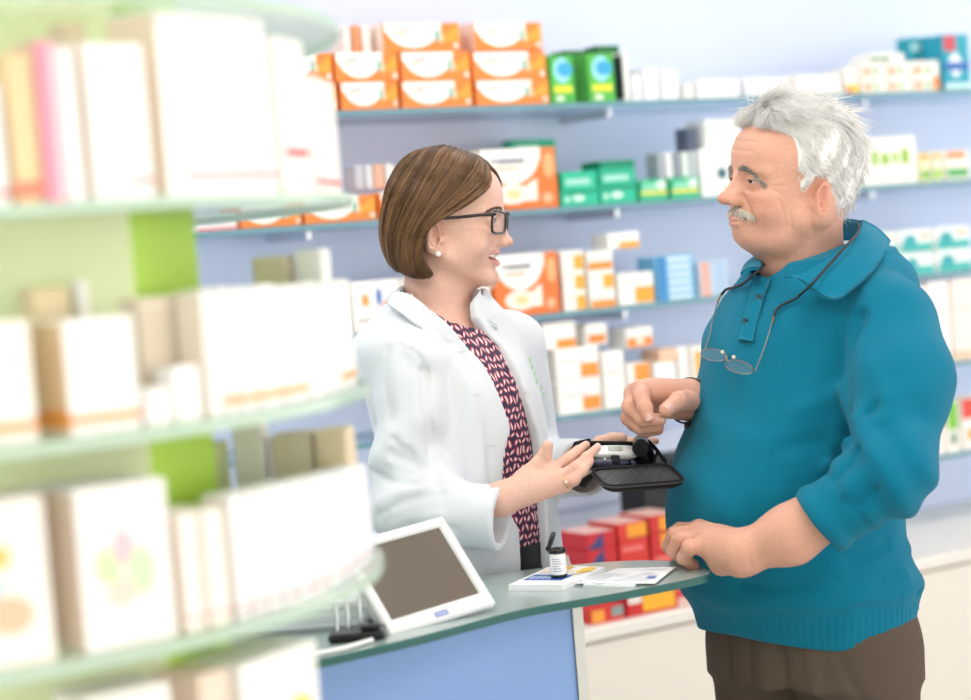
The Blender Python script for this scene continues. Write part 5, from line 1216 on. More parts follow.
for pts, r, dp, sg in [([(424, 372), (428, 410), (431, 445), (436, 484)], .007, .020, 1), ([(416, 380), (414, 420), (420, 460)], .010, .006, -1), ([(378, 516), (400, 503), (425, 496), (442, 494)], .006, .006, 1), ([(380, 502), (400, 492), (420, 488)], .007, .007, -1),
        ([(384, 528), (410, 518), (440, 514)], .007, .006, -1), ([(388, 538), (420, 530), (455, 530)], .006, .007, 1), ([(372, 470), (392, 482), (415, 484)], .006, .008, 1), ([(370, 450), (390, 462), (412, 470)], .007, .006, -1), ([(376, 425), (394, 440), (414, 455)], .006, .005, 1),
        ([(490, 488), (493, 516), (500, 546)], .003, .003, 1), ([(400, 345), (416, 352), (428, 372)], .004, .003, 1), ([(388, 350), (384, 380), (390, 420)], .008, .004, 1), ([(398, 360), (400, 400), (404, 430)], .009, .004, -1)]:
    WOM_FOLDS.append(([on_coat(*q_) for q_ in pts], r, dp, sg))
def coat(P):
    d = coat_solid(P)
    for pts, r, dp, sg in WOM_FOLDS: d = fold(P, d, pts, r, dp, sign=sg)
    z = P[:, 2]; d = d + .0026 * np.sin(z * 20 + 4 * np.sin(P[:, 0] * 11)) * np.sin(P[:, 0] * 34 + z * 9)
    cx, cy, a, bf, bb = wom_f2(z); dx = P[:, 0] - cx; dy = P[:, 1] - cy; l = dx * LW[0] + dy * LW[1]; qf = dx * FW[0] + dy * FW[1]
    # lapel rolls: thicker along both edges of the opening
    l0 = np.interp(z, zL, sL); l1 = np.interp(z, zR, sR)
    front = qf > 0
    ed = np.minimum(np.abs(l - l0), np.abs(l - l1 - .004)); d = d - .004 * np.exp(-(ed / .010) ** 2) * front
    body = loft(P, wom_f2, FW, LW, 2.1)
    inner = -(d + .0065)
    # hollow only the trunk, neck and the cuffs
    cut = np.maximum(loft(P, wom_f2, FW, LW, 2.1) + .0065, 0)
    shell = smax(d, -(body + .0145), .002)
    slit = np.maximum(np.maximum(l0 - l, l - l1), np.maximum(-qf, -(z - .5)))      # negative inside the opening
    topz = pt(440, 292, YW)[2]
    shell = smax(shell, -slit, .003)
    nk = chain(P, [neckW + (.012, -.03, -.055), neckW + (-.002, -.006, -.012), neckW + (-.006, 0, .08)], [.050, .074, .12])
    shell = smax(shell, -nk, .004)
    # sleeves: hollow ends
    for e_, c_, r_ in ((elW, cuW, .044), (elF, cuF, .043)):
        u_ = (c_ - e_) / np.linalg.norm(c_ - e_); t = (P - A3(c_)) @ A3(u_)
        near_ = np.sqrt((((P - A3(c_)) ** 2).sum(1))) < .16
        shell = np.where(near_, np.maximum(shell, t), shell)
        shell = smax(shell, -cap(P, c_ - u_ * .045, c_ + u_ * .03, r_ * .85, r_), .002)
    # cuff turn-up ring
    u_ = (cuW - elW) / np.linalg.norm(cuW - elW); t = (P - A3(cuW)) @ A3(u_); 
    return smax(shell, coatz - z, .003)
_lo = np.array((pt(360, 500, 3.0)[0] - .06, 2.90, coatz - .02)); _hi = np.array((pt(592, 560, 3.2)[0] + .09, 3.50, pt(400, 285, 3.2)[2] + .02))
v, q = surf(coat, _lo, _hi, .0046)
coatm = mat('white_coat_cotton', (.76, .79, .84), .8, spec=.2, sheen=.1, bump=(600, .15, .0008))
npmesh('coat', [(unloc(v, person_w), q)], [coatm], person_w)
def wsh(px, py, out): 
    p = on_wom(px, py); c = wom_f2(np.array([p[2]])); n = np.array((p[0] - c[0][0], p[1] - c[1][0], 0)); n /= np.linalg.norm(n); return p + n * out
# collar of the coat: stands at the nape, falls to the lapels
ribbon('collar', [pt(397, 293, 3.10), pt(412, 297, 3.075), pt(430, 312, 3.07), pt(446, 330, 3.085), pt(452, 338, 3.09)], [pt(388, 305, 3.08), pt(398, 312, 3.055), pt(415, 325, 3.045), pt(436, 340, 3.06), pt(450, 350, 3.08)], coatm, person_w, .004)
ribbon('collar', [pt(397, 293, 3.105), pt(406, 287, 3.22), pt(430, 283, 3.30), pt(455, 293, 3.28), pt(468, 305, 3.22), pt(476, 317, 3.17)], [pt(388, 305, 3.09), pt(396, 296, 3.26), pt(430, 288, 3.345), pt(470, 298, 3.33), pt(490, 312, 3.24), pt(497, 330, 3.18)], coatm, person_w, .004)
for px, py in ((460, 352), (476, 395), (490, 446), (497, 505)):
    p = wsh(px, py, .004); mb = MB(); F3 = Vector((FW[0] * .6 - LW[0] * .4, FW[1] * .6 - LW[1] * .4, .05)).normalized(); M_ = Matrix.Translation(Vector(p) - person_w.location) @ F3.to_track_quat('Z', 'Y').to_matrix().to_4x4()
    mb.box((-.007, -.0008, -.001), (.007, .0008, .0012), mat('buttonhole_thread', (.6, .62, .68), .7), M_); mb.build('buttonhole', person_w)
# small green emblem strip on the far lapel
mb = MB()
for k in range(6):
    p = wsh(528 + k * 2.2, 360 + k * 7, .0078); F3 = Vector((FW[0], FW[1], .05)).normalized(); M_ = Matrix.Translation(Vector(p) - person_w.location) @ F3.to_track_quat('Z', 'Y').to_matrix().to_4x4()
    mb.box((-.0012, -.004, -.0006), (.0012, .004, .0006), paint('a8d890'), M_)
mb.build('embroidery', person_w)
# belt with a buckle glimpsed at the bottom of the blouse
mb = MB(); bc = wom_f(np.array([1.085])); nn = 40
vs = []
for zz in (1.036, 1.075):
    for k in range(nn):
        a = 2 * PI * k / nn; l = math.cos(a) * (bc[2][0] + .004); q_ = math.sin(a) * ((bc[3][0] if math.sin(a) > 0 else bc[4][0]) + .004); vs.append((bc[0][0] + LW[0] * l + FW[0] * q_ - person_w.location.x, bc[1][0] + LW[1] * l + FW[1] * q_ - person_w.location.y, zz))
mb.add(vs, [(k, (k + 1) % nn, nn + (k + 1) % nn, nn + k) for k in range(nn)], mat('belt_black', (.02, .02, .022), .35), True); belt = mb.build('belt', person_w)
# ------------------------------------------------------------------ arms, hands (same body mesh as the head)
def finger(P, pts, rs):
    d = chain(P, pts, rs, .003)
    for i in range(1, len(pts) - 1): d = smin(d, sph(P, pts[i], rs[i] * 1.07), .003)     # knuckles
    return d
def hand(P, wrist, rw, fingers, thumb, k=.012, extra=()):
    """fingers: [(MCP, PIP, DIP, tip), radii]"""
    d = None
    for (pts, rs) in fingers:
        m = cap(P, wrist, pts[0], rw * .78, rs[0] * 1.22); d = m if d is None else smin(d, m, k)
    for a in extra: d = smin(d, cap(P, *a), k)
    f = None
    for (pts, rs) in fingers:
        g = finger(P, pts, rs); f = g if f is None else smin(f, g, .0010)
    d = smin(d, f, .006)
    tb = finger(P, thumb[0], thumb[1]); return smin(d, tb, .007)
def nail(mb, tip, direction, normal, r, m, loc):
    """a small curved nail plate at a finger tip"""
    t = Vector(direction).normalized(); n = Vector(normal); n = (n - t * n.dot(t)).normalized(); s = t.cross(n)
    vs = []; W_, L_ = 6, 5
    for j in range(L_ + 1):
        for i in range(W_ + 1):
            a = (i / W_ - .5) * 1.9; l = (j / L_ - .55) * r * 1.55
            rr = r * (1.03 - .16 * (j / L_) ** 3); vs.append(Vector(tip) + t * l + n * math.cos(a) * rr + s * math.sin(a) * rr * .86 - Vector(loc))
    mb.add(vs, [(j * (W_ + 1) + i, j * (W_ + 1) + i + 1, (j + 1) * (W_ + 1) + i + 1, (j + 1) * (W_ + 1) + i) for j in range(L_) for i in range(W_)], m, True)
# man, near (left) hand resting on the counter tip
nR = [.0125, .0115, .0105, .0095]
def L4(a, b, c, d_): return [pt(*a), pt(*b), pt(*c), pt(*d_)]
MN = [(L4((706, 546, 2.895), (690, 547, 2.885), (684, 558, 2.905), (693, 566, 2.925)), nR),
      (L4((700, 538, 2.915), (680, 539, 2.915), (674, 551, 2.935), (683, 560, 2.955)), nR),
      (L4((698, 532, 2.94), (675, 534, 2.95), (669, 546, 2.965), (676, 555, 2.98)), nR),
      (L4((700, 529, 2.965), (680, 530, 2.99), (672, 540, 3.0), (674, 550, 3.01)), nR)]
MNT = ([pt(725, 548, 2.94), pt(710, 548, 2.99), pt(700, 552, 3.02)], [.016, .013, .012])
def man_near_arm(P):
    d = cap(P, el_n, pt(790, 535, 2.835), .040, .0415); d = smin(d, cap(P, pt(790, 535, 2.835), wr_n, .0415, .0295), .02)
    d = smin(d, hand(P, wr_n, .034, MN, MNT, .014, [(wr_n, pt(722, 562, 2.885), .028, .021), (wr_n, pt(715, 543, 2.90), .029, .024)]), .012)
    for a, b in (((744, 528, 2.82), (752, 577, 2.82)), ((738, 528, 2.83), (744, 578, 2.83))): d = fold(P, d, [pt(*a), pt(*b)], .003, .0012, sign=1)
    for a, b in (((785, 520, 2.79), (755, 545, 2.80)), ((805, 540, 2.78), (770, 560, 2.80))): d = fold(P, d, [pt(*a), pt(*b)], .006, .0015, sign=-1)
    return d
# man, far (right) hand: loose fist, index and thumb pointing down at the pouch
MF = [(L4((641, 390, 3.055), (641, 396, 3.02), (645, 408, 3.005), (648, 417, 3.0)), [.0135, .0128, .0115, .0095]),
      (L4((634, 394, 3.075), (630, 407, 3.035), (643, 419, 3.02), (660, 420, 3.02)), [.0135, .0125, .0115, .0098]),
      (L4((633, 403, 3.095), (629, 418, 3.06), (640, 427, 3.045), (658, 427, 3.045)), [.013, .0122, .011, .0095]),
      (L4((636, 410, 3.115), (634, 424, 3.085), (645, 431, 3.07), (658, 430, 3.07)), [.012, .011, .010, .0085])]
MFT = ([pt(690, 401, 3.07), pt(679, 401, 3.035), pt(666, 410, 3.005)], [.0165, .0145, .0115])
wr_f2 = pt(693, 400, 3.12)
def man_far_arm(P):
    d = cap(P, el_f, wr_f2, .042, .029)
    return smin(d, hand(P, wr_f2, .034, MF, MFT, .014, [(wr_f2, pt(652, 392, 3.075), .028, .021)]), .012)
# woman, near (right) hand: open, thumb up, fingers towards the meter
wr_w = pt(501, 499, 2.985)
wR = [.0095, .0086, .0078, .0066]
WN = [(L4((553, 469, 3.0), (569, 458, 3.005), (578, 451, 3.015), (586, 445, 3.03)), wR),
      (L4((557, 478, 2.985), (576, 467, 2.985), (587, 457, 2.995), (597, 448, 3.01)), wR),
      (L4((556, 485, 2.985), (573, 480, 2.975), (583, 470, 2.98), (590, 461, 2.99)), wR),
      (L4((551, 489, 2.99), (565, 487, 2.985), (575, 480, 2.985), (581, 473, 2.99)), [.0092, .0083, .0075, .0066])]
WNT = ([pt(522, 478, 3.0), pt(538, 464, 3.0), pt(545, 454, 3.0), pt(547.5, 446, 2.995)], [.014, .0112, .0102, .0088])
def wom_near_arm(P):
    d = cap(P, pt(445, 517, 3.02), wr_w, .026, .022)
    d = smin(d, hand(P, wr_w, .027, WN, WNT, .011, [(wr_w, pt(530, 482, 2.99), .022, .017)]), .010)
    return d
# woman, far (left) hand holding the pouch from behind
WF = [(L4((612, 452, 3.180), (628, 443, 3.190), (642, 440, 3.195), (655, 441, 3.195)), wR),
      (L4((610, 456, 3.170), (625, 450, 3.175), (636, 447, 3.180), (645, 449, 3.180)), wR),
      (L4((607, 462, 3.155), (620, 458, 3.155), (630, 458, 3.160), (638, 459, 3.160)), wR),
      (L4((603, 468, 3.140), (614, 466, 3.135), (622, 467, 3.140), (628, 469, 3.140)), wR)]
WFT = ([pt(592, 450, 3.145), pt(600, 443, 3.155), pt(612, 439, 3.160), pt(622, 438, 3.160)], [.0135, .011, .010, .009])
wr_wf = pt(582, 462, 3.150)
def wom_far_arm(P):
    d = cap(P, elF, wr_wf, .036, .0235)
    return smin(d, hand(P, wr_wf, .027, WF, WFT, .011, [(wr_wf, pt(600, 456, 3.2), .021, .016)]), .010)
def bounds(pts, m=.05):
    A = np.array(pts); return A.min(0) - m, A.max(0) + m
def finish_body(per, G, R, O, sc, sk, red, arms, h=.138):
    L, q, v = head_mesh(G, R, O, sc, h)
    parts = [(unloc(v, per), q)]; cols = [skin_tint(L, G, sk, red)]
    for fn, pts, hh, knk in arms:
        lo, hi = bounds(pts); v, q = surf(fn, lo, hi, hh)
        c = np.tile(np.array(sk, float), (len(v), 1))
        w = np.zeros(len(v))
        for k in knk: w = np.maximum(w, np.exp(-(((v - k) ** 2).sum(1)) / .011 ** 2))
        w = w[:, None] * .35 * (red + .3); c = c * (1 - w) + c * np.array((1.0, .68, .62)) * w
        parts.append((unloc(v, per), q)); cols.append(c)
    o = npmesh('body', parts, [skinm], per); tint_of(o, np.concatenate(cols)); return o
def ks(Fs): return [p[i] for p, r in Fs for i in (0, 1, 3)]
nm = mat('finger_nail', (.80, .52, .44), .25, coat=.3)
finish_body(person_m, GM, RM, OM, scM, skinM, .6, [
    (man_near_arm, [el_n, cuff_n + .05, pt(790, 533, 2.83), wr_n, pt(745, 590, 2.86)] + [x for f in MN for x in f[0]], .0021, ks(MN)),
    (man_far_arm, [el_f, wr_f2] + [x for f in MF for x in f[0]] + [MFT[0][-1]], .0020, ks(MF))])
finish_body(person_w, GW, RW, OW, scW, skinW, .35, [
    (wom_near_arm, [pt(440, 515, 3.02), wr_w] + [x for f in WN for x in f[0]] + WNT[0], .0017, ks(WN)),
    (wom_far_arm, [elF * .3 + wr_wf * .7, wr_wf] + [x for f in WF for x in f[0]] + WFT[0], .0019, ks(WF))])
for per, G, R, O, sc in ((person_w, GW, RW, OW, scW), (person_m, GM, RM, OM, scM)): build_eyes(per, G, R, O - np.array(tuple(per.location)), sc, '4a3a2c')
def lash(per, G, R, O, sc, m, r):
    for s in (1, -1):
        mb = MB(); pp = []
        for k in range(13):
            y = -1.12 + 2.24 * k / 12; z = G['slz'] + (G['slit'] + .05) * math.sqrt(max(0, 1 - (y / 1.2) ** 2)); x = 7.05 + math.sqrt(max(.02, 1.31 ** 2 - y * y - z * z))
            pp.append(Vector(tuple(np.array((x, (3.1 + y) * s, z)) * sc / 100 @ R.T + O)) - per.location)
        mb.tube(pp, [r * .0004] + [r * .001] * 11 + [r * .0005], m, 6); mb.build('eyelashes', per)
lash(person_w, GW, RW, OW, scW, mat('lash_brown', (.02, .012, .01), .6), .7); lash(person_m, GM, RM, OM, scM, mat('lash_grey', (.10, .06, .045), .6), .6)
def nails(per, lst):
    for tip, prev, nrm, r in lst:
        mb = MB(); nail(mb, tip, Vector(tip) - Vector(prev), nrm, r, nm, per.location); mb.build('finger_nail', per)
nails(person_m, [(MF[0][0][3], MF[0][0][2], (.1, -1, .25), .0097), (MFT[0][2], MFT[0][1], (.0, -1, .35), .0117), (MF[1][0][3], MF[1][0][2], (.4, -1, .3), .0100)])
nails(person_w, [(WNT[0][3], WNT[0][2], (.75, -.6, 0), .0090), (WN[1][0][3], WN[1][0][2], (-.3, -.8, .55), .0074)])
# teeth
T = MB(); tm = mat('teeth', (.88, .85, .80), .15, coat=.5); 
for k in range(-4, 5):
    y = k * .52; x = GW['mx'] - .62 - y * y * .17; zt = GW['mz'] + .62 + abs(y) * .10; w_ = .5 if k else .5; hh = .68 - .05 * abs(k)
    c = Vector(tuple(np.array((x, y, zt - hh / 2)) * scW / 100 @ RW.T + OW)) - person_w.location
    ang = math.atan(2 * .17 * y)
    M_ = Matrix.Translation(c) @ Matrix([list(RW[0]) + [0], list(RW[1]) + [0], list(RW[2]) + [0], [0, 0, 0, 1]]) @ Matrix.Rotation(ang, 4, 'Z')
    T.box((-.0018, -.0026, -hh / 200), (.0018, .0026, hh / 200), tm, M_, bev=.0009)
tt = T.build('teeth', person_w); tt['kind'] = 'stuff'
# ------------------------------------------------------------------ things worn and held
def hl(R, O, sc, p): return Vector(tuple(np.array(p, float) * sc / 100 @ R.T + O))
RW4 = Matrix([list(RW[0]) + [0], list(RW[1]) + [0], list(RW[2]) + [0], [0, 0, 0, 1]])
# woman's glasses
g0 = hl(RW, OW, scW, (9.0, 0, -.1))
gl = tag(empty('eyeglasses', g0), 'dark rectangular framed eyeglasses worn by the woman', 'glasses')
fm = mat('glasses_black', (.012, .008, .008), .25, coat=.4); lens = glassmat('lens_glass', (.97, .98, 1.0), .06, .02)
def gw(p): return hl(RW, OW, scW, p) - g0
def lens_loop(s):
    pts = []
    for k in range(24):
        a = 2 * PI * k / 24; ca, sa = math.cos(a), math.sin(a); e = .45
        y = 3.25 + 2.55 * math.copysign(abs(ca) ** e, ca); z = -.25 + 1.75 * math.copysign(abs(sa) ** e, sa) + (.12 * (y - 3.2) if sa > 0 else 0)
        pts.append((9.45 - .045 * y * y * .8 + .05 * z, y * s, z))
    return pts
for s in (1, -1):
    lp = lens_loop(s)
    f = MB(); f.tube([gw(p) for p in lp + lp[:1]], .0023, fm, 8, cap=False); f.build('rim', gl)
    f = MB(); f.add([gw(p) for p in lp] , [list(range(24))], lens); f.build('lens', gl)
    f = MB(); f.tube([gw(p) for p in [(8.65, 5.75 * s, 1.15), (8.1, 6.6 * s, 1.1), (6.5, 7.15 * s, .95), (3.0, 7.75 * s, .55), (.2, 8.1 * s, .35), (-1.8, 7.9 * s, -.3), (-2.8, 7.7 * s, -1.6)]], [.0032, .0031, .0028, .0026, .0025, .0023, .0020], fm, 8); f.build('temple', gl)
f = MB(); f.tube([gw(p) for p in [(9.42, .75, .45), (9.7, .3, .75), (9.7, -.3, .75), (9.42, -.75, .45)]], .0016, fm, 8); f.build('bridge', gl)
# earring
p = hl(RW, OW, scW, (-.2, -7.65, -5.35)); mb = MB(); mb.lathe([(.0001, -.0046)] + [(.0046 * math.sin(PI * k / 12), -.0046 * math.cos(PI * k / 12)) for k in range(1, 12)] + [(.0001, .0046)], mat('pearl', (.9, .88, .86), .15, coat=.6), 20, close=False)
tag(mb.build('pearl_earring', None, p), 'white pearl earring on the woman\'s ear lobe', 'earring')
# ring
a, b = WN[2][0][0], WN[2][0][1]; c = a * .38 + b * .62; dr = Vector(b - a).normalized()
mb = MB(); gold = mat('gold', (.85, .60, .25), .2, metal=1); Mr = dr.to_track_quat('Z', 'Y').to_matrix().to_4x4()
mb.tube([Mr @ Vector((.0104 * math.cos(2 * PI * k / 24), .0104 * math.sin(2 * PI * k / 24), 0)) for k in range(25)], .0009, gold, 8, cap=False)
o = mb.build('finger_ring', None, Vector(c)); 
tag(o, 'gold ring on the woman\'s open hand', 'ring'); 
st = MB(); q_ = Vector((-.1, -.0100, .002)); st.lathe([(.0001, -.002), (.0024, -.001), (.0026, .0005), (.0016, .0018), (.0001, .0020)], mat('ring_stone', (.9, .85, .7), .1, coat=.6), 12, M=Matrix.Translation((-.001, -.0108, .0012)), close=False); st.build('stone', o)
# man's bracelet
wb = Vector(pt(689, 401, 3.11)); dr = Vector(el_f - wr_f2).normalized()
e = tag(empty('wrist_watch', wb), 'black strap around the older man\'s raised wrist', 'watch'); Mr = dr.to_track_quat('Z', 'Y').to_matrix().to_4x4()
mb = MB(); n_ = 36; vs = []
for rr, zz in ((.0355, -.006), (.0380, -.005), (.0380, .005), (.0355, .006)):
    for k in range(n_): vs.append(Mr @ Vector((rr * math.cos(2 * PI * k / n_), rr * math.sin(2 * PI * k / n_), zz)))
mb.add(vs, [(j * n_ + k, j * n_ + (k + 1) % n_, (j + 1) * n_ + (k + 1) % n_, (j + 1) * n_ + k) for j in range(3) for k in range(n_)], mat('black_strap', (.012, .012, .012), .5), True); mb.build('strap', e)
mb = MB(); mb.lathe([(.0001, 0), (.016, 0), (.0165, .004), (.015, .006), (.0001, .006)], blk, 24, M=Matrix.Translation(Vector((.004, -.008, -.037))) @ Matrix.Rotation(PI * .9, 4, 'X'), close=False); mb.build('watch_case', e)
# reading glasses hanging on a cord from the man's neck
def om(px, py, out=.010): p = shell_at(px, py, out); return Vector(p)
g1 = om(735, 355)
rg_ = tag(empty('reading_glasses', g1), 'thin metal reading glasses hanging on a dark cord in front of the teal sweater', 'glasses')
cordm = mat('dark_cord', (.02, .025, .035), .6); metal = mat('thin_metal', (.30, .27, .24), .3, metal=1); tip_ = mat('tortoise_tip', (.25, .12, .05), .3)
def tubes(name, pts, r, m, seg=8):
    f = MB(); f.tube([Vector(p) - g1 for p in catmull(np.array([tuple(p) for p in pts]), 40)], r, m, seg); return f.build(name, rg_)
tubes('cord', [Vector(pt(858, 222, 3.17)), Vector(pt(859, 231, 3.04)), Vector(pt(846, 246, 2.955)), Vector(pt(828, 266, 2.925)), Vector(pt(812, 284, 2.895)), om(801, 294, .016), om(797, 298, .012), om(785, 304, .009), om(779, 309), om(776, 316)], .0022, cordm)
tubes('cord', [Vector(pt(858, 222, 3.17)), Vector(pt(838, 222, 3.25)), Vector(pt(800, 240, 3.27)), Vector(pt(772, 258, 3.16)), Vector(pt(757, 272, 3.015)), om(750, 283, .012), om(740, 287, .009), om(732, 289, .009), om(727, 294, .009)], .0024, cordm)
tubes('ear_tip', [om(776, 316), om(775, 322)], .0016, tip_, 6); tubes('ear_tip', [om(727, 294), om(724, 302)], .0016, tip_, 6)
tubes('temple', [om(775, 320), om(770, 338), om(764, 356), om(759, 371, .013)], .0010, metal, 6)
tubes('temple', [om(724, 300), om(719, 320), om(715, 338), om(712.5, 350, .013)], .0010, metal, 6)
for nm_, ctr_, rx, ry, sl in (('far', (723, 354), 10.5, 3.6, 5), ('near', (746, 366), 12, 4.2, 5)):
    lp = []
    for k in range(24):
        a = 2 * PI * k / 24; lp.append(om(ctr_[0] + rx * math.cos(a), ctr_[1] + ry * math.sin(a) + sl * math.cos(a) * (rx / 12), .016 + .012 * math.sin(a)))
    f = MB(); f.tube([p - g1 for p in lp + lp[:1]], .0009, metal, 6, cap=False); f.build('rim', rg_)
    f = MB(); f.add([p - g1 for p in lp], [list(range(24))], lens); f.build('lens', rg_)
tubes('bridge', [om(733, 357, .018), om(735, 355, .020), om(737, 361, .018)], .0010, metal, 6)
for q_ in ((731, 351), (741, 356)):
    f = MB(); f.lathe([(.0001, -.0012), (.0028, -.0008), (.0032, .0003), (.0022, .0014), (.0001, .0015)], mat('nose_pad', (.85, .75, .55), .3), 10, M=Matrix.Translation(om(*q_, .016) - g1) @ Matrix.Rotation(1.2, 4, 'X'), close=False); f.build('nose_pad', rg_)
# ---- the glucose meter pouch
A = Vector(pt(606, 486, 2.93)); B = Vector(pt(687, 480, 2.965)); C_ = Vector(pt(664, 466, 3.04)); D_ = Vector(pt(590, 468, 3.005))
print('BELLY', on_man(689, 481)[1], on_man(700, 481)[1], B.y)
po = tag(empty('meter_pouch', (A + B + C_ + D_) / 4), 'open black zip pouch holding a blood sugar meter, held between the two people', 'pouch')
pl = po.location; pb = mat('pouch_black', (.006, .006, .007), .6, spec=.3, bump=(900, .3, .0006)); mesh_m = bpy.data.materials.new('pouch_mesh'); mesh_m.use_nodes = True
nt = mesh_m.node_tree; b_ = nt.nodes['Principled BSDF']; ck = nt.nodes.new('ShaderNodeTexChecker'); ck.inputs['Scale'].default_value = 190; ck.inputs[1].default_value = (.004, .004, .005, 1); ck.inputs[2].default_value = (.07, .075, .08, 1)
tc = nt.nodes.new('ShaderNodeTexCoord'); nt.links.new(tc.outputs['Object'], ck.inputs['Vector']); nt.links.new(ck.outputs[0], b_.inputs['Base Color']); b_.inputs['Roughness'].default_value = .5
def basis(A, B, D):
    x = (B - A).normalized(); y = (D - A); y = (y - x * y.dot(x)).normalized(); z = x.cross(y)
    return Matrix(((x.x, y.x, z.x, A.x), (x.y, y.y, z.y, A.y), (x.z, y.z, z.z, A.z), (0, 0, 0, 1)))
def rrect(x0, y0, x1, y1, r, n=6):
    out = []
    for cx_, cy_, a0 in ((x1 - r, y1 - r, 0), (x0 + r, y1 - r, PI / 2), (x0 + r, y0 + r, PI), (x1 - r, y0 + r, 3 * PI / 2)):
        for k in range(n + 1): a = a0 + PI / 2 * k / n; out.append((cx_ + r * math.cos(a), cy_ + r * math.sin(a)))
    return out
def tray(M_, w, h, dep, r, name, inner, lin=.003):
    """shallow shell: rim + floor, opening along +z"""
    o_ = rrect(0, 0, w, h, r); i_ = rrect(.004, .004, w - .004, h - .004, r - .003); n = len(o_)
    mb = MB(); V = [(x, y, -dep) for x, y in rrect(.006, .006, w - .006, h - .006, r)] + [(x, y, -dep * .55) for x, y in o_] + [(x, y, 0) for x, y in o_] + [(x, y, 0) for x, y in i_] + [(x, y, -lin - .0002) for x, y in i_]
    fs = [list(range(n))[::-1]] + [(k * n + i, k * n + (i + 1) % n, (k + 1) * n + (i + 1) % n, (k + 1) * n + i) for k in range(4) for i in range(n)]
    mb.add(V, fs, pb, True, M_); f_ = mb.build(name, po)
    mb = MB(); mb.add([(x, y, -lin) for x, y in i_], [list(range(n))], inner, False, M_); mb.build('lining', f_)
    mb = MB(); zp = [M_ @ Vector((x, y, -.0035)) for x, y in rrect(-.0006, -.0006, w + .0006, h + .0006, r)]; mb.tube(zp + zp[:1], .0013, mat('zip', (.04, .04, .045), .3), 6, cap=False); mb.build('zip', f_)
ML = Matrix.Translation(-pl) @ basis(A, B, D_); wL = (B - A).length; hL = (D_ - A).length
tray(ML, wL, hL, .014, .018, 'lid', mesh_m)
A2 = Vector(pt(586, 467, 3.045)); B2 = Vector(pt(664, 468, 3.06)); D2 = Vector(pt(578, 440.5, 3.10))
MBs = Matrix.Translation(-pl) @ basis(A2, B2, D2); wB = (B2 - A2).length * .92; hB = (D2 - A2).dot((basis(A2, B2, D2).to_3x3() @ Vector((0, 1, 0))))
tray(MBs, wB, hB, .012, .012, 'base', pb, .009)
mb = MB(); mb.tube([Vector(pt(*q_)) - pl for q_ in [(660, 469, 3.04), (667, 468, 3.045), (665, 461, 3.06), (655, 448, 3.085), (648, 441, 3.095)]], .0032, pb, 8); mb.build('hinge_gusset', po)
mb = MB(); mb.tube([Vector(pt(*q_)) - pl for q_ in [(594, 474, 3.03), (584, 483, 3.06), (575, 476, 3.075), (571, 460, 3.09), (576, 444, 3.10), (590, 440, 3.11)]], [.004, .008, .007, .0055, .005, .003], pb, 10); mb.build('side_gusset', po)
# the meter: a soft white shell with a grey display
mM = MBs @ Matrix.Translation((wB * .13, hB * .33, .001)) @ Matrix.Rotation(.03, 4, 'Z')
mw_, mh_ = .074, .024
def ovalish(w, h, n=36, e=.62): return [(w / 2 + w / 2 * math.copysign(abs(math.cos(2 * PI * k / n)) ** e, math.cos(2 * PI * k / n)), h / 2 + h / 2 * math.copysign(abs(math.sin(2 * PI * k / n)) ** e, math.sin(2 * PI * k / n))) for k in range(n)]
met = tag(empty('blood_sugar_meter', pl + mM.translation), 'white blood sugar meter with a small grey display, lying in the black pouch', 'meter'); off_ = Matrix.Translation(-mM.translation)
MM = off_ @ mM
ov = ovalish(mw_, mh_); n = len(ov); V = []
for z_, k_ in ((-.006, .93), (-.001, 1.0), (.004, .99), (.007, .9), (.008, .7)):
    V += [(mw_ / 2 + (x - mw_ / 2) * k_, mh_ / 2 + (y - mh_ / 2) * k_, z_) for x, y in ov]
mb = MB(); mb.add(V, [list(range(n))[::-1]] + [(k * n + i, k * n + (i + 1) % n, (k + 1) * n + (i + 1) % n, (k + 1) * n + i) for k in range(4) for i in range(n)] + [list(range(4 * n, 5 * n))], mat('meter_white', (.88, .90, .90), .25, coat=.4), True, MM); mb.build('meter_body', met)
mb = MB(); mb.box((.024, .006, .0081), (.046, .0185, .0086), mat('meter_display', P3('a9b0a6'), .15, coat=.5), MM); mb.build('display', met)
mb = MB(); mb.box((.047, .006, .0081), (.0485, .0185, .0085), paint('a8d4a0'), MM); mb.build('green_stripe', met)
for x, y in ((.058, .014), (.063, .010)):
    mb = MB(); mb.lathe([(.0001, 0), (.0011, 0), (.0011, .0007), (.0001, .0008)], paint('8c949c'), 10, M=MM @ Matrix.Translation((x, y, .0080)), close=False); mb.build('meter_button', met)
# lancing pen and strip vial
pen = MBs @ Matrix.Translation((wB * .08, .004, .006)); e = tag(empty('lancing_pen', pl + pen.translation), 'dark blue lancing pen strapped below the meter in the pouch', 'pen'); Mp = Matrix.Translation(-pen.translation) @ pen
nav = mat('navy_plastic', (.02, .025, .07), .25, coat=.4)
mb = MB(); mb.lathe([(.0001, 0), (.0042, .001), (.0052, .008), (.0052, .052), (.0046, .060), (.0001, .062)], nav, 16, M=Mp @ Matrix.Rotation(PI / 2, 4, 'Y'), close=False); mb.build('pen_body', e)
mb = MB(); mb.lathe([(.0001, .0625), (.0044, .0626), (.0042, .070), (.0001, .0712)], nav, 16, M=Mp @ Matrix.Rotation(PI / 2, 4, 'Y'), close=False); mb.build('pen_cap', e)
mb = MB(); mb.lathe([(.0001, 0), (.0018, .0004), (.0018, .003), (.0001, .0032)], mat('white_dot', (.8, .8, .9), .3), 10, M=Mp @ Matrix.Translation((.02, .0, .0052)), close=False); mb.build('pen_button', e)
mb = MB(); mb.box((-.0065, -.001, -.003), (.0065, .016, .0088), pb, MBs @ Matrix.Translation((wB * .08 + .038, .0, .004)), bev=.001); mb.build('elastic_strap', po)
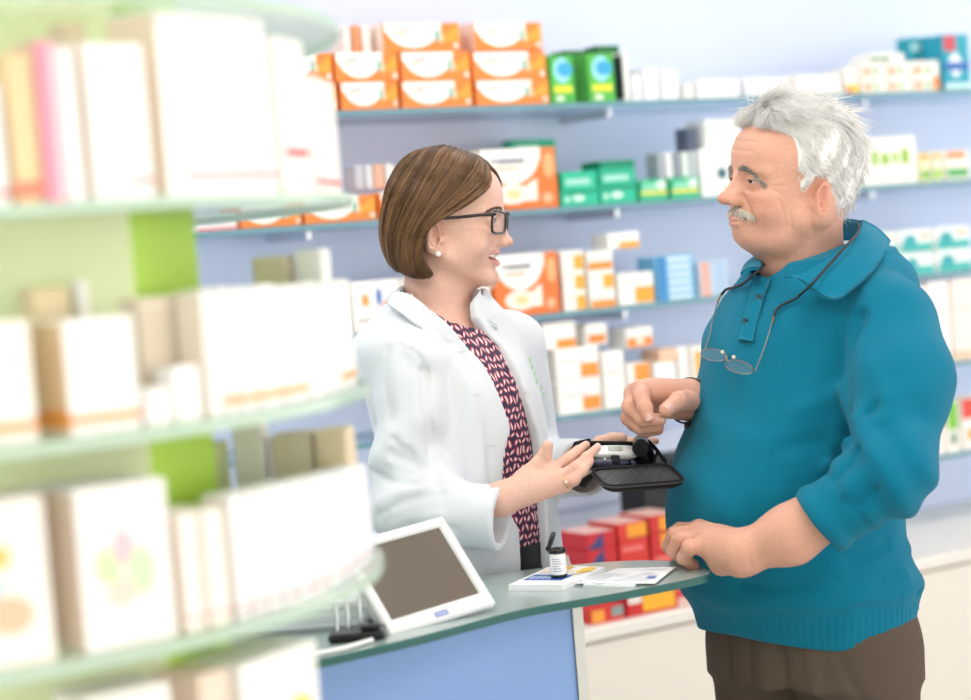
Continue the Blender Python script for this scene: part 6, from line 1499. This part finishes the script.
vm = MBs @ Matrix.Translation((wB * .80, hB * .60, .014)); e = tag(empty('strip_vial', pl + vm.translation), 'black cylindrical strip vial at the right end of the open pouch', 'bottle'); Mv = Matrix.Translation(-vm.translation) @ vm
mb = MB(); mb.lathe([(.0125, -.018), (.0130, -.016), (.0130, .012)], blk, 24, M=Mv @ Matrix.Rotation(-.5, 4, 'Y') @ Matrix.Rotation(1.15, 4, 'X')); mb.build('vial_body', e)
mb = MB(); mb.lathe([(.0136, .0121), (.0138, .0135), (.0138, .019), (.0125, .0205)], blk, 24, M=Mv @ Matrix.Rotation(-.5, 4, 'Y') @ Matrix.Rotation(1.15, 4, 'X')); mb.build('vial_cap', e)
mb = MB(); mb.box((-.0018, -.006, -.002), (.0018, .030, .014), pb, MBs @ Matrix.Translation((wB * .93, .0, .0)) @ Matrix.Rotation(-.35, 4, 'Z'), bev=.0008); mb.build('divider_flap', po)
woman_hair(person_w); man_hair(person_m)
brows(person_w, GW, RW, OW, scW, [(.13, .07, .04)], 130, .09, .7, .15)
brows(person_m, GM, RM, OM, scM, [(.34, .27, .22), (.5, .45, .40), (.22, .17, .14), (.7, .66, .62)], 360, .20, 1.1, -.15)
ro = []
for s in (1, -1):
    for k in range(520):
        u = rng.random(); y = .05 + 3.1 * u; z = GM['nz'] - 1.0 - 1.0 * u ** 1.6 - rng.random() * (.95 - .3 * u)
        x = surfx(GM, y, z); ro.append(((x + .2, y * s, z), (.1 - .35 * u, s * (.45 + .5 * u), -.75), (1, 0, .1)))
tuft('moustache', person_m, RM, OM, scM, ro, 1.25, [(.85, .76, .62), (.90, .85, .76), (.70, .58, .44), (.92, .89, .83)], r=.05, sag=.12)
w = bpy.data.worlds.new('daylight'); S.world = w; w.use_nodes = True
bg = w.node_tree.nodes['Background']; bg.inputs[0].default_value = (1.0, .98, .95, 1); bg.inputs[1].default_value = 1.0
nt = w.node_tree; tc = nt.nodes.new('ShaderNodeTexCoord'); sx = nt.nodes.new('ShaderNodeSeparateXYZ'); nt.links.new(tc.outputs['Generated'], sx.inputs[0])
mr = nt.nodes.new('ShaderNodeMapRange'); mr.inputs['From Min'].default_value = -.3; mr.inputs['From Max'].default_value = .95; mr.inputs['To Min'].default_value = .75; mr.inputs['To Max'].default_value = 2.6
nt.links.new(sx.outputs[0], mr.inputs['Value']); nt.links.new(mr.outputs[0], bg.inputs[1])
def area(name, loc, rot, sx, sy, power, col=(1, 1, 1)):
    l = bpy.data.lights.new(name, 'AREA'); l.shape = 'RECTANGLE'; l.size = sx; l.size_y = sy; l.energy = power; l.color = col
    o = bpy.data.objects.new(name, l); COL.objects.link(o); o.location = loc; o.rotation_euler = rot; return o
